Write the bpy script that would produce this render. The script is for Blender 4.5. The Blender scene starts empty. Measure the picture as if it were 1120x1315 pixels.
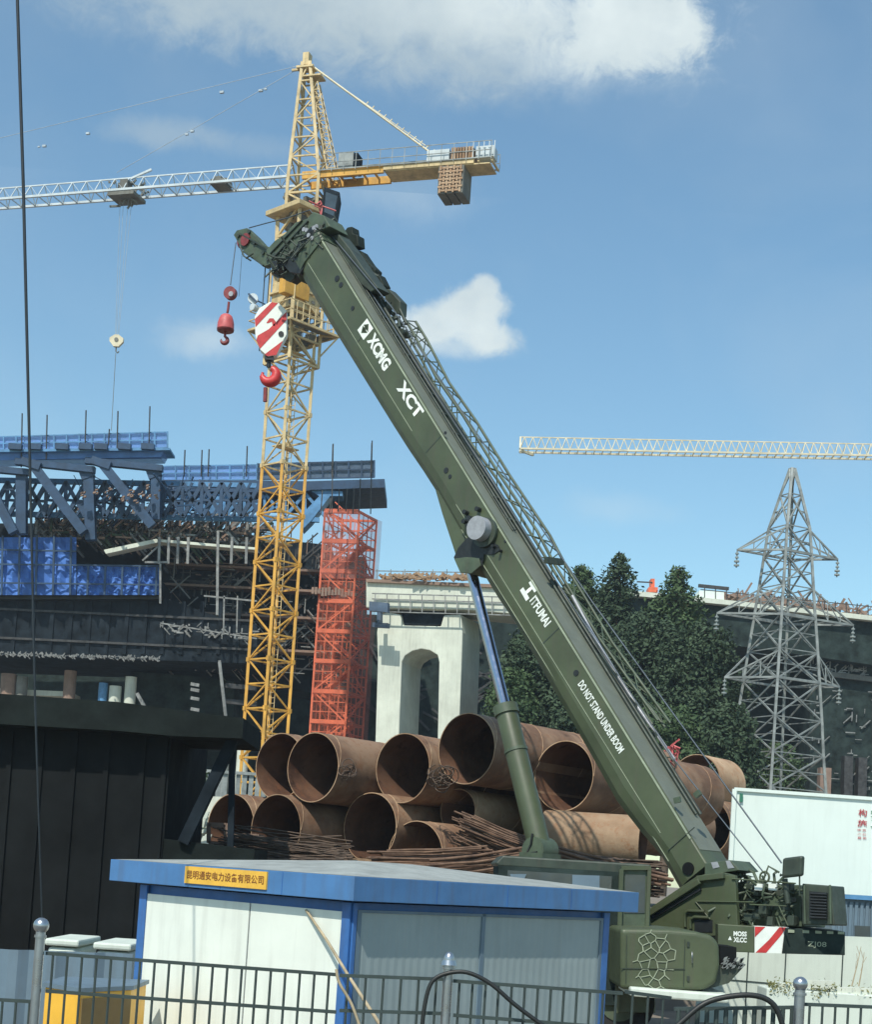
import bpy, math, random
from mathutils import Vector as V, Matrix
random.seed(7)
# ------------------------------------------------------------------ camera, world, sun
F = 2000.0; CX = 560.0; CY = 1013.0; W0, H0 = 1120.0, 1315.0
EYE = V((0, 0, 2.6)); PITCH = math.radians(3.0); ROLL = 0.064
fw = V((0, math.cos(PITCH), math.sin(PITCH))); up0 = V((0, -math.sin(PITCH), math.cos(PITCH))); rt0 = V((1, 0, 0))
rt = rt0*math.cos(ROLL) + up0*math.sin(ROLL); up = up0*math.cos(ROLL) - rt0*math.sin(ROLL)
scene = bpy.context.scene
cd = bpy.data.cameras.new('camera'); cam = bpy.data.objects.new('camera', cd); scene.collection.objects.link(cam)
cd.sensor_fit = 'HORIZONTAL'; cd.sensor_width = 36; cd.lens = F/W0*36
cd.shift_y = (CY-H0/2)/W0; cd.clip_end = 6000; cd.clip_start = .1
m = Matrix.Identity(4)
for i in range(3):
    m[i][0] = rt[i]; m[i][1] = up[i]; m[i][2] = -fw[i]; m[i][3] = EYE[i]
cam.matrix_world = m; scene.camera = cam
vs = scene.view_settings; vs.view_transform = 'Standard'; vs.look = 'None'; vs.exposure = 0; vs.gamma = 1

def ray(px, py): return fw + rt*((px-CX)/F) - up*((py-CY)/F)
def P(px, py, Y):
    r = ray(px, py); return EYE + r*(Y/r.y)
def proj(p):
    d = p-EYE; z = d.dot(fw); return CX+F*d.dot(rt)/z, CY-F*d.dot(up)/z
def rayplane(px, py, p0, n):
    r = ray(px, py); return EYE + r*((p0-EYE).dot(n)/r.dot(n))
def solve_t(p0, d, px, lo=-30, hi=60):
    for _ in range(50):
        mid = (lo+hi)/2
        if (proj(p0+d*mid)[0] < px) == (proj(p0+d*hi)[0] > proj(p0+d*lo)[0]): lo = mid
        else: hi = mid
    return (lo+hi)/2

SUN_AZ = math.radians(22)      # left of straight behind the camera
SUN_EL = math.radians(52)
tosun = V((-math.sin(SUN_AZ)*math.cos(SUN_EL), -math.cos(SUN_AZ)*math.cos(SUN_EL), math.sin(SUN_EL)))
sl = bpy.data.lights.new('sun', 'SUN'); sl.energy = 4.5; sl.angle = math.radians(.53); sl.color = (1, .955, .855)
so = bpy.data.objects.new('sun', sl); scene.collection.objects.link(so)
so.rotation_euler = tosun.to_track_quat('Z', 'Y').to_euler(); so.location = (-20, -60, 80)

w = bpy.data.worlds.new('World'); scene.world = w; w.use_nodes = True
nt = w.node_tree; N = nt.nodes; L = nt.links; N.clear()
out = N.new('ShaderNodeOutputWorld'); bg = N.new('ShaderNodeBackground'); bg.inputs[1].default_value = 0.14
sky = N.new('ShaderNodeTexSky'); sky.sky_type = 'NISHITA'; sky.sun_disc = False
sky.sun_elevation = SUN_EL; sky.sun_rotation = math.atan2(tosun.x, tosun.y); sky.altitude = 0
sky.air_density = 1.15; sky.dust_density = 0.5; sky.ozone_density = 2.2
def wm(op, a, b=None, c=None):
    n = N.new('ShaderNodeMath'); n.operation = op
    for i, q in enumerate((a, b, c)):
        if q is None: continue
        if isinstance(q, (int, float)): n.inputs[i].default_value = q
        else: L.new(q, n.inputs[i])
    return n.outputs[0]
tc = N.new('ShaderNodeTexCoord'); sep = N.new('ShaderNodeSeparateXYZ'); L.new(tc.outputs['Generated'], sep.inputs[0])
yy = wm('MAXIMUM', wm('ABSOLUTE', sep.outputs[1]), .05)
U_ = wm('DIVIDE', sep.outputs[0], yy); V_ = wm('DIVIDE', sep.outputs[2], yy)
cmb = N.new('ShaderNodeCombineXYZ'); L.new(U_, cmb.inputs[0]); L.new(V_, cmb.inputs[1])
def noise(scale, detail, rough, off=0, dist=0):
    n = N.new('ShaderNodeTexNoise'); n.inputs['Scale'].default_value = scale; n.inputs['Detail'].default_value = detail
    n.inputs['Roughness'].default_value = rough; n.inputs['Distortion'].default_value = dist
    mp = N.new('ShaderNodeMapping'); mp.inputs['Location'].default_value = (off, off*.7, off*.3); L.new(cmb.outputs[0], mp.inputs[0])
    L.new(mp.outputs[0], n.inputs[0]); return n.outputs[0]
n1 = noise(11, 9, .55); n2 = noise(26, 8, .6, 3.1); n3 = noise(5, 5, .5, 7.7, .4); n4 = noise(38, 12, .70, 5.2, .5)
def uv(px, py):
    r = ray(px, py); return r.x/r.y, r.z/r.y
def cloud(px, py, rx, ry, rot, soft, dens, wob):
    u0, v0 = uv(px, py); a = rx/F; b = ry/F; c, s = math.cos(rot), math.sin(rot)
    du = wm('ADD', wm('SUBTRACT', U_, u0), wm('MULTIPLY', wm('SUBTRACT', n1, .5), wob*a))
    dv = wm('ADD', wm('SUBTRACT', V_, v0), wm('MULTIPLY', wm('SUBTRACT', n2, .5), wob*b))
    X = wm('DIVIDE', wm('ADD', wm('MULTIPLY', du, c), wm('MULTIPLY', dv, s)), a)
    Y = wm('DIVIDE', wm('SUBTRACT', wm('MULTIPLY', dv, c), wm('MULTIPLY', du, s)), b)
    r2 = wm('ADD', wm('SQRT', wm('ADD', wm('MULTIPLY', X, X), wm('MULTIPLY', Y, Y))), wm('MULTIPLY', wm('SUBTRACT', n4, .5), .95))
    mr = N.new('ShaderNodeMapRange'); mr.interpolation_type = 'SMOOTHSTEP'
    L.new(r2, mr.inputs[0]); mr.inputs[1].default_value = 1.0; mr.inputs[2].default_value = 1-soft
    mr.inputs[3].default_value = 0; mr.inputs[4].default_value = dens
    return mr.outputs[0], Y
clouds = [(540, 5, 470, 120, -.02, .8, .95, .7), (815, 35, 120, 78, .0, .5, 1., .8), (300, 0, 300, 95, .0, .9, .8, .8), (620, 80, 330, 75, 0, .95, .6, .8),
          (606, 396, 52, 46, .3, .5, 1., 1.), (586, 412, 66, 40, .1, .55, 1., 1.), (552, 420, 56, 32, -.2, .75, .9, 1.), (626, 432, 50, 30, -.1, .6, .95, 1.), (590, 446, 95, 22, 0, .9, .6, .8), (622, 366, 26, 22, 0, .6, .9, 1.), (520, 425, 70, 35, 0, .8, .5, 1.), (210, 172, 110, 32, -.05, .95, .5, 1.), (270, 438, 95, 34, 0, .9, .48, 1.),
          (330, 190, 120, 26, 0, 1., .25, 1.), (520, 250, 150, 55, 0, 1., .22, 1.), (790, 655, 120, 34, 0, 1., .18, 1.2)]
mask = None
for c_ in clouds:
    o_, y_ = cloud(*c_)
    mask = o_ if mask is None else wm('SUBTRACT', wm('ADD', mask, o_), wm('MULTIPLY', mask, o_))
mask = wm('MULTIPLY', mask, wm('ADD', .72, wm('MULTIPLY', n2, .5)))
# thin haze veil, patchy
veil = wm('MULTIPLY', wm('MAXIMUM', wm('SUBTRACT', n3, .45), 0), .5)
mask = wm('MINIMUM', wm('ADD', mask, veil), 1)
# cloud body tone: greyer in the thick of the big cloud
ub, vb = uv(600, 45); tv = wm('ADD', wm('MULTIPLY', wm('SUBTRACT', V_, vb), 5.5), wm('MULTIPLY', wm('SUBTRACT', U_, ub), 2.2)); tone = N.new('ShaderNodeMapRange'); L.new(wm('ADD', wm('ADD', wm('MAXIMUM', wm('MINIMUM', tv, .35), -.35), n1), wm('MULTIPLY', wm('LESS_THAN', V_, uv(560, 250)[1]), .55)), tone.inputs[0]); tone.inputs[1].default_value = .3; tone.inputs[2].default_value = .85
cr = N.new('ShaderNodeMix'); cr.data_type = 'RGBA'; L.new(tone.outputs[0], cr.inputs[0])
cr.inputs[6].default_value = (3.3, 4.1, 4.6, 1); cr.inputs[7].default_value = (5.6, 6.3, 6.4, 1)
mx = N.new('ShaderNodeMix'); mx.data_type = 'RGBA'; L.new(mask, mx.inputs[0]); tn = N.new('ShaderNodeMix'); tn.data_type = 'RGBA'; tn.blend_type = 'MULTIPLY'; tn.inputs[0].default_value = 1; L.new(sky.outputs[0], tn.inputs[6]); tn.inputs[7].default_value = (.93, 1.13, 1.09, 1); L.new(tn.outputs[2], mx.inputs[6]); L.new(cr.outputs[2], mx.inputs[7])
L.new(mx.outputs[2], bg.inputs[0]); L.new(bg.outputs[0], out.inputs[0])

# ------------------------------------------------------------------ materials
def mat(name, col, rough=.6, metal=0., var=.18, scale=2., col2=None, bump=.0, bscale=30., streak=0., alpha=1., spec=.5, emit=None):
    M = bpy.data.materials.new(name); M.use_nodes = True; t = M.node_tree; n = t.nodes; l = t.links
    b = n['Principled BSDF']; c = list(col)
    tcn = n.new('ShaderNodeTexCoord')
    no = n.new('ShaderNodeTexNoise'); no.inputs['Scale'].default_value = scale; no.inputs['Detail'].default_value = 8; no.inputs['Roughness'].default_value = .65
    l.new(tcn.outputs['Object'], no.inputs[0])
    ramp = n.new('ShaderNodeMapRange'); l.new(no.outputs[0], ramp.inputs[0]); ramp.inputs[1].default_value = .35; ramp.inputs[2].default_value = .65
    mi = n.new('ShaderNodeMix'); mi.data_type = 'RGBA'; l.new(ramp.outputs[0], mi.inputs[0])
    if col2 is None:
        mi.inputs[6].default_value = (*[x*(1-var) for x in c], 1); mi.inputs[7].default_value = (*[min(1, x*(1+var)) for x in c], 1)
    else:
        mi.inputs[6].default_value = (*c, 1); mi.inputs[7].default_value = (*col2, 1)
    last = mi.outputs[2]
    if streak:
        mp = n.new('ShaderNodeMapping'); mp.inputs['Scale'].default_value = (6, 6, .5); l.new(tcn.outputs['Object'], mp.inputs[0])
        n2 = n.new('ShaderNodeTexNoise'); n2.inputs['Scale'].default_value = 1.5; n2.inputs['Detail'].default_value = 6; l.new(mp.outputs[0], n2.inputs[0])
        r2 = n.new('ShaderNodeMapRange'); l.new(n2.outputs[0], r2.inputs[0]); r2.inputs[1].default_value = .5; r2.inputs[2].default_value = .75; r2.inputs[4].default_value = streak
        m2 = n.new('ShaderNodeMix'); m2.data_type = 'RGBA'; l.new(r2.outputs[0], m2.inputs[0]); l.new(last, m2.inputs[6]); m2.inputs[7].default_value = (.09, .075, .055, 1)
        last = m2.outputs[2]
    l.new(last, b.inputs['Base Color'])
    rr_ = n.new('ShaderNodeTexNoise'); rr_.inputs['Scale'].default_value = scale*2.7; rr_.inputs['Detail'].default_value = 9; rr_.inputs['Roughness'].default_value = .7; l.new(tcn.outputs['Object'], rr_.inputs[0])
    rm_ = n.new('ShaderNodeMapRange'); l.new(rr_.outputs[0], rm_.inputs[0]); rm_.inputs[1].default_value = .3; rm_.inputs[2].default_value = .7; rm_.inputs[3].default_value = max(.05, rough-.10); rm_.inputs[4].default_value = min(1, rough+.14); l.new(rm_.outputs[0], b.inputs['Roughness'])
    b.inputs['Roughness'].default_value = rough; b.inputs['Metallic'].default_value = metal; b.inputs['Specular IOR Level'].default_value = spec
    if alpha < 1: b.inputs['Alpha'].default_value = alpha
    if bump:
        nb = n.new('ShaderNodeTexNoise'); nb.inputs['Scale'].default_value = bscale; nb.inputs['Detail'].default_value = 5; l.new(tcn.outputs['Object'], nb.inputs[0])
        bp = n.new('ShaderNodeBump'); bp.inputs['Strength'].default_value = bump; bp.inputs['Distance'].default_value = .03
        l.new(nb.outputs[0], bp.inputs['Height']); l.new(bp.outputs[0], b.inputs['Normal'])
    return M
M = {}
M['olive'] = mat('olive_paint', (.066, .084, .043), .44, var=.2, scale=.8, bump=.05, bscale=4, streak=.35, spec=.5)
M['olive_top'] = mat('dust_covered_olive_paint', (.145, .16, .125), .55, var=.12, scale=1.5, streak=.1)  # lighter olive, the top face's sheen put into the colour
M['olive_dark'] = mat('dark_olive_paint', (.036, .050, .036), .5, var=.3, scale=3, streak=.3)
M['olive_mid'] = mat('olive_steel', (.066, .092, .056), .5, var=.25, scale=3, streak=.3)
M['seam'] = mat('weld_seam_paint', (.30, .34, .24), .5, var=.2)  # pale paint for seams and fittings, also the boom's painted edge highlight
M['blackp'] = mat('black_machine', (.012, .015, .016), .5, var=.4, scale=6)
M['chrome'] = mat('polished_chrome', (.36, .37, .44), .14, 1., var=.05)
M['steel'] = mat('stainless_steel', (.42, .44, .46), .3, .9, var=.1)
M['greyend'] = mat('grey_cast_steel', (.33, .34, .36), .5, .2, var=.15, scale=8)
M['white'] = mat('white_letter_paint', (.78, .82, .76), .5, var=.06, scale=6)
M['red'] = mat('red_paint', (.52, .035, .035), .45, var=.18, scale=6)
M['darkred'] = mat('dark_red_paint', (.20, .035, .035), .5, var=.3, scale=9)
M['pinkred'] = mat('faded_red_paint', (.50, .10, .10), .5, var=.2, scale=9)
M['yellow'] = mat('yellow_crane_paint', (.62, .33, .05), .5, var=.2, scale=1.2, streak=.3)
M['cream'] = mat('weathered_cream_crane_paint', (.56, .43, .22), .55, var=.25, scale=1.5, streak=.3)
M['jibgrey'] = mat('pale_grey_crane_paint', (.52, .58, .60), .55, var=.15, scale=1.)
M['cream2'] = mat('far_crane_cream_paint', (.62, .56, .40), .55, var=.2, scale=1.)
M['bluebox'] = mat('blue_fascia_paint', (.065, .18, .38), .5, var=.12, scale=1.5, streak=.28)
M['blueframe'] = mat('blue_frame_paint', (.04, .14, .38), .45, var=.12, scale=3, streak=.15)
M['panelwhite'] = mat('white_sandwich_panel', (.76, .80, .72), .45, var=.05, scale=1.2, streak=.14)
M['panelgrey'] = mat('grey_corrugated_panel', (.30, .36, .36), .45, var=.06, scale=1.5, streak=.1)
M['roofgrey'] = mat('dusty_roof_sheet', (.30, .32, .30), .7, var=.2, scale=2.5, streak=.2)
M['signyellow'] = mat('yellow_sign_board', (.78, .45, .06), .5, var=.08, scale=8)
M['signbrown'] = mat('brown_sign_lettering', (.22, .075, .015), .6, var=.2)
M['rust'] = mat('rusty_pipe_steel', (.21, .125, .078), .75, .0, col2=(.38, .25, .165), scale=1.1, bump=.25, bscale=14, streak=.25)
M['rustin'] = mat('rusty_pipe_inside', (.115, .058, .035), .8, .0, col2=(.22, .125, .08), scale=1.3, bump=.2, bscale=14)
M['rust2'] = mat('pale_rusty_pipe_steel', (.33, .20, .12), .75, .0, col2=(.46, .32, .20), scale=1.2, bump=.25, bscale=14, streak=.3)
M['rebar'] = mat('rusty_rebar', (.075, .042, .028), .85, .1, col2=(.22, .135, .09), scale=3)
M['rebardark'] = mat('dark_rusty_scrap', (.05, .038, .03), .8, .1, col2=(.15, .10, .07), scale=5)
M['conc'] = mat('pale_concrete', (.60, .63, .54), .85, var=.12, scale=.6, bump=.2, bscale=6, streak=.18)
M['concdark'] = mat('stained_concrete', (.16, .16, .14), .9, var=.3, scale=1, bump=.2, bscale=6, streak=.5)
M['concbrown'] = mat('brown_concrete_column', (.25, .17, .13), .9, var=.2, scale=1, bump=.2, bscale=6, streak=.3)
M['netblack'] = mat('black_sheeting', (.0075, .009, .0095), .9, var=.45, scale=.5, bump=.3, bscale=5, spec=.15)  # near black, holds the trestle's deep shade; also black fittings
M['capdark'] = mat('dark_stained_beam', (.010, .014, .013), .9, var=.4, scale=1.2, bump=.3, bscale=5, spec=.15)  # trestle beam with its shade put into the colour
M['netdark'] = mat('dark_safety_net', (.014, .020, .026), .95, var=.5, scale=1.2, bump=.3, bscale=5, spec=.1)  # dark parts, and the shade painted on bridge girder and soffit
M['netdarkg'] = mat('dark_green_safety_net', (.024, .036, .033), .95, var=.5, scale=1.2, bump=.3, bscale=5, spec=.1)  # dark green parts, and the shade painted on viaduct and backdrops
M['bluenet'] = mat('blue_tarpaulin', (.060, .17, .50), .7, var=.16, scale=.8, bump=.25, bscale=2.5)
M['bluemesh'] = mat('blue_mesh_parapet', (.15, .31, .66), .7, var=.15, scale=1.5, alpha=.62)
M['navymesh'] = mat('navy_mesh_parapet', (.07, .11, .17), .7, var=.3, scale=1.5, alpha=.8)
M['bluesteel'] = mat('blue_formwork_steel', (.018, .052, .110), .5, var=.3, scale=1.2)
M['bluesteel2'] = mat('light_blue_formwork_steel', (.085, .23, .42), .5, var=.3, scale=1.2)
M['scaff'] = mat('galvanised_scaffold_tube', (.22, .22, .21), .5, .3, var=.4, scale=3)
M['scaffdark'] = mat('dark_scaffold_tube', (.045, .045, .045), .6, .2, var=.5, scale=3)
M['orange'] = mat('orange_red_scaffold_paint', (.70, .15, .065), .5, var=.2, scale=1.5)
M['rednet'] = mat('faded_red_safety_net', (.50, .17, .13), .8, var=.25, scale=1.5, alpha=.36)
M['rednet2'] = mat('thin_red_safety_net', (.55, .16, .10), .8, var=.3, scale=2.5, alpha=.18)
M['galv'] = mat('galvanised_lattice_steel', (.24, .26, .25), .5, .2, var=.35, scale=1.5)
M['insul'] = mat('glazed_insulator', (.26, .29, .28), .3, var=.1)
M['leafA'] = mat('dark_foliage', (.026, .046, .026), .7, col2=(.070, .105, .058), scale=1.3, spec=.2)
M['leafB'] = mat('mid_foliage', (.032, .060, .026), .7, col2=(.085, .13, .055), scale=1.3, spec=.2)
M['bark'] = mat('bark', (.09, .065, .045), .9, var=.3, scale=4)
M['hoard'] = mat('white_hoarding_panel', (.74, .82, .76), .5, var=.03, scale=.8, streak=.06)
M['hoard2'] = mat('greyish_white_wall', (.60, .66, .58), .6, var=.06, scale=.8, streak=.12)
M['redtext'] = mat('red_lettering', (.42, .05, .06), .6, var=.1)
M['greentext'] = mat('green_lettering', (.03, .16, .10), .6, var=.1)
M['glass'] = mat('dark_cab_glass', (.035, .05, .06), .08, 0, var=.2, spec=.8)
M['rubber'] = mat('tyre_rubber', (.02, .02, .02), .85, var=.2)
M['corr'] = mat('blue_grey_corrugated_sheet', (.13, .19, .24), .5, var=.12, scale=1, streak=.2)
M['yellowbin'] = mat('yellow_cabinet_paint', (.80, .44, .045), .45, var=.08, scale=2)
M['brownbin'] = mat('brown_cabinet_door', (.17, .11, .035), .6, var=.12, scale=2)  # right side of the yellow cabinet, darkened as if in shade
M['fence'] = mat('grey_green_fence_paint', (.045, .062, .058), .45, .2, var=.2, scale=3)
M['wood'] = mat('bleached_timber', (.38, .31, .2), .8, var=.25, scale=6)
M['ground'] = mat('dusty_ground', (.17, .14, .11), .95, col2=(.25, .21, .165), scale=.3, bump=.3, bscale=3)
M['asphalt'] = mat('asphalt', (.05, .05, .05), .9, var=.2, scale=1)
M['plant'] = mat('yellow_green_weeds', (.10, .12, .03), .8, col2=(.22, .20, .07), scale=6)
M['hose'] = mat('black_rubber_hose', (.014, .016, .015), .5, var=.3)
M['cable'] = mat('black_cable', (.010, .018, .025), .6)
M['ropegrey'] = mat('steel_rope', (.07, .09, .11), .5, .3)
M['ropelight'] = mat('pale_steel_tie', (.40, .46, .50), .5, .2)

def rustmat(name, c0, c1, c2):
    M_ = bpy.data.materials.new(name); M_.use_nodes = True; n = M_.node_tree.nodes; l = M_.node_tree.links; b = n['Principled BSDF']
    t = n.new('ShaderNodeTexCoord'); oi = n.new('ShaderNodeObjectInfo')
    ad = n.new('ShaderNodeVectorMath'); ad.operation = 'ADD'; l.new(t.outputs['Object'], ad.inputs[0]); sc_ = n.new('ShaderNodeVectorMath'); sc_.operation = 'SCALE'; l.new(oi.outputs['Location'], sc_.inputs[0]); sc_.inputs['Scale'].default_value = 1.7; l.new(sc_.outputs[0], ad.inputs[1])
    def nz(s_, d, r, lo, hi):
        q = n.new('ShaderNodeTexNoise'); q.inputs['Scale'].default_value = s_; q.inputs['Detail'].default_value = d; q.inputs['Roughness'].default_value = r; l.new(ad.outputs[0], q.inputs[0])
        m_ = n.new('ShaderNodeMapRange'); l.new(q.outputs[0], m_.inputs[0]); m_.inputs[1].default_value = lo; m_.inputs[2].default_value = hi; return m_.outputs[0]
    def mixc(f, a, c):
        m_ = n.new('ShaderNodeMix'); m_.data_type = 'RGBA'; l.new(f, m_.inputs[0])
        for i, q in ((6, a), (7, c)):
            if isinstance(q, tuple): m_.inputs[i].default_value = (*q, 1)
            else: l.new(q, m_.inputs[i])
        return m_.outputs[2]
    x = mixc(nz(.9, 6, .6, .4, .6), c0, c1); x = mixc(nz(5, 8, .7, .52, .68), x, c2); x = mixc(nz(2.2, 8, .75, .58, .70), x, tuple(q*.45 for q in c0))
    hv = n.new('ShaderNodeMix'); hv.data_type = 'RGBA'; hv.blend_type = 'MULTIPLY'; hv.inputs[0].default_value = 1; l.new(x, hv.inputs[6])
    rv = n.new('ShaderNodeMapRange'); l.new(oi.outputs['Random'], rv.inputs[0]); rv.inputs[3].default_value = .78; rv.inputs[4].default_value = 1.12; cc_ = n.new('ShaderNodeCombineColor')
    for i in range(3): l.new(rv.outputs[0], cc_.inputs[i])
    l.new(cc_.outputs[0], hv.inputs[7]); l.new(hv.outputs[2], b.inputs['Base Color']); b.inputs['Roughness'].default_value = .78; b.inputs['Specular IOR Level'].default_value = .3
    bp = n.new('ShaderNodeBump'); bp.inputs['Strength'].default_value = .35; bp.inputs['Distance'].default_value = .02; l.new(nz(14, 6, .7, 0, 1), bp.inputs['Height']); l.new(bp.outputs[0], b.inputs['Normal'])
    return M_
M['rust'] = rustmat('rusty_pipe_steel_mottled', (.155, .088, .055), (.28, .18, .115), (.23, .11, .055))
M['rust2'] = rustmat('pale_rusty_pipe_steel_mottled', (.33, .21, .125), (.47, .33, .21), (.36, .19, .10))
M['rustin'] = rustmat('rusty_pipe_inside_mottled', (.085, .042, .026), (.16, .085, .052), (.17, .072, .036))  # inside rust darkened against the shell, shade of the mouths put in
# ------------------------------------------------------------------ mesh builder
class MB:
    def __init__(s): s.v = []; s.f = []; s.sm = []
    def add(s, vs_, fs, smooth=False):
        o = len(s.v); s.v += [V(q) for q in vs_]; s.f += [tuple(i+o for i in f) for f in fs]; s.sm += [smooth]*len(fs); return s
    def bar(s, a, b, w, h=None, hint=None):
        a = V(a); b = V(b); d = b-a
        if d.length < 1e-6: return s
        d.normalize(); h = h or w
        ref = V(hint) if hint is not None else (V((0, 0, 1)) if abs(d.z) < .95 else V((0, 1, 0)))
        x = d.cross(ref).normalized(); y = x.cross(d).normalized()
        vs_ = [p + x*(i*w/2) + y*(j*h/2) for p in (a, b) for i, j in ((-1, -1), (1, -1), (1, 1), (-1, 1))]
        return s.add(vs_, [(0, 1, 2, 3), (7, 6, 5, 4), (0, 4, 5, 1), (1, 5, 6, 2), (2, 6, 7, 3), (3, 7, 4, 0)])
    def tube(s, a, b, r, n=8, r2=None, cap=True):
        return s.path([a, b], [r, r if r2 is None else r2], n, cap)
    def path(s, pts, rs, n=6, cap=True):
        pts = [V(p) for p in pts]
        if not isinstance(rs, (list, tuple)): rs = [rs]*len(pts)
        vs_ = []; fs = []; xprev = None
        for i, p in enumerate(pts):
            d = (pts[min(i+1, len(pts)-1)]-pts[max(i-1, 0)])
            d = d.normalized() if d.length > 1e-9 else V((0, 0, 1))
            ref = V((0, 0, 1)) if abs(d.z) < .95 else V((0, 1, 0))
            x = d.cross(ref).normalized() if xprev is None else (xprev - d*xprev.dot(d)).normalized()
            xprev = x; y = x.cross(d)
            for k in range(n):
                t = 2*math.pi*k/n; vs_.append(p + (x*math.cos(t)+y*math.sin(t))*rs[i])
        for i in range(len(pts)-1):
            for k in range(n):
                a = i*n+k; b = i*n+(k+1) % n; fs.append((a, a+n, b+n, b))
        s.add(vs_, fs, True)
        if cap:
            m_ = (len(pts)-1)*n
            s.add(vs_[:n], [tuple(range(n))]); s.add(vs_[m_:], [tuple(reversed(range(n)))])
        return s
    def box(s, c, ex, ey, ez):      # centre, half-extent vectors
        c = V(c); ex = V(ex); ey = V(ey); ez = V(ez)
        vs_ = [c+ex*i+ey*j+ez*k for k in (-1, 1) for i, j in ((-1, -1), (1, -1), (1, 1), (-1, 1))]
        return s.add(vs_, [(3, 2, 1, 0), (4, 5, 6, 7), (0, 1, 5, 4), (1, 2, 6, 5), (2, 3, 7, 6), (3, 0, 4, 7)])
    def prism(s, pts, d):
        pts = [V(p) for p in pts]; d = V(d); n = len(pts)
        return s.add(pts+[p+d for p in pts], [tuple(range(n)), tuple(reversed(range(n, 2*n)))]+[(i, i+n, (i+1) % n+n, (i+1) % n) for i in range(n)])
    def ball(s, c, r, n=12, rz=None, z0=-1, z1=1):
        c = V(c); rz = rz or r; m_ = n//2; vs_ = []; fs = []
        for i in range(m_+1):
            t = math.asin(z0)+(math.asin(z1)-math.asin(z0))*i/m_
            for k in range(n):
                a = 2*math.pi*k/n; vs_.append(c+V((r*math.cos(t)*math.cos(a), r*math.cos(t)*math.sin(a), rz*math.sin(t))))
        for i in range(m_):
            for k in range(n):
                a = i*n+k; b = i*n+(k+1) % n; fs.append((a, b, b+n, a+n))
        s.add(vs_, fs, True)
        s.add(vs_[:n], [tuple(reversed(range(n)))]); s.add(vs_[-n:], [tuple(range(n))]); return s
    def disc(s, c, axis, r, t, n=24):
        axis = V(axis).normalized(); return s.tube(V(c)-axis*t/2, V(c)+axis*t/2, r, n)
    def build(s, name, m_, parent=None, origin=None, bevel=0):
        me = bpy.data.meshes.new(name)
        org = V(origin) if origin is not None else (ROOT.get(parent.name, V((0, 0, 0))) if parent else V((0, 0, 0)))
        me.from_pydata([v-org for v in s.v], [], s.f)
        me.polygons.foreach_set('use_smooth', s.sm)
        me.materials.append(M[m_] if isinstance(m_, str) else m_)
        me.update()
        o = bpy.data.objects.new(name, me); scene.collection.objects.link(o)
        if parent: o.parent = parent
        else: o.location = org
        ROOT[o.name] = org
        if bevel:
            b = o.modifiers.new('bevel', 'BEVEL'); b.width = bevel; b.segments = 2; b.limit_method = 'ANGLE'
        return o
ROOT = {}
def tag(o, label, cat=None, group=None, kind=None):
    if label: o['label'] = label
    if cat: o['category'] = cat
    if group: o['group'] = group
    if kind: o['kind'] = kind
    return o
def thing(name, loc, label, cat, group=None):
    o = bpy.data.objects.new(name, None); scene.collection.objects.link(o); o.location = loc; ROOT[o.name] = V(loc)
    o.empty_display_size = .3
    return tag(o, label, cat, group)
def copy_tree(o, parent=None, loc=None, rotz=None):
    c = o.copy(); scene.collection.objects.link(c); c.parent = parent
    ROOT[c.name] = ROOT.get(o.name, V((0, 0, 0)))
    if loc is not None: c.location = loc
    if rotz is not None: c.rotation_euler = (0, 0, rotz)
    for ch in [q for q in o.children]: copy_tree(ch, c)
    return c
def text(body, a, b, h, zdir, m_, parent, name='lettering', push=.012, bold=.0, lines=1):
    """letters from point a to point b (baseline), height h, facing zdir"""
    cu = bpy.data.curves.new(name, 'FONT'); cu.body = body; cu.extrude = .0; cu.offset = bold; cu.resolution_u = 3; cu.space_line = 1.
    tmp = bpy.data.objects.new('tmp', cu); scene.collection.objects.link(tmp)
    bpy.context.view_layer.update()
    me = bpy.data.meshes.new_from_object(tmp.evaluated_get(bpy.context.evaluated_depsgraph_get()))
    bpy.data.objects.remove(tmp); bpy.data.curves.remove(cu)
    xs = [v.co.x for v in me.vertices]; ys = [v.co.y for v in me.vertices]
    x0, x1, y0, y1 = min(xs), max(xs), min(ys), max(ys)
    a = V(a); b = V(b); ex = (b-a); z = V(zdir).normalized(); ex = ex - z*ex.dot(z); ey = z.cross(ex).normalized()
    org = ROOT[parent.name]
    for v in me.vertices:
        v.co = a + ex*((v.co.x-x0)/(x1-x0)) + ey*(h*(v.co.y-y0)/(y1-y0)) + z*push - org
    me.materials.clear(); me.materials.append(M[m_])
    o = bpy.data.objects.new(name, me); scene.collection.objects.link(o); o.parent = parent; ROOT[o.name] = org
    return o
def pxprism(mb, pts, Y, t): return mb.prism([P(x, y, Y) for x, y in pts], (0, t, 0))
def pxbar(mb, x1, y1, x2, y2, wpx, Y, Y2=None, t=None):
    Y2 = Y if Y2 is None else Y2
    return mb.bar(P(x1, y1, Y), P(x2, y2, Y2), t or wpx*Y/F, wpx*Y/F, hint=None)
Z = V((0, 0, 1))
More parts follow.
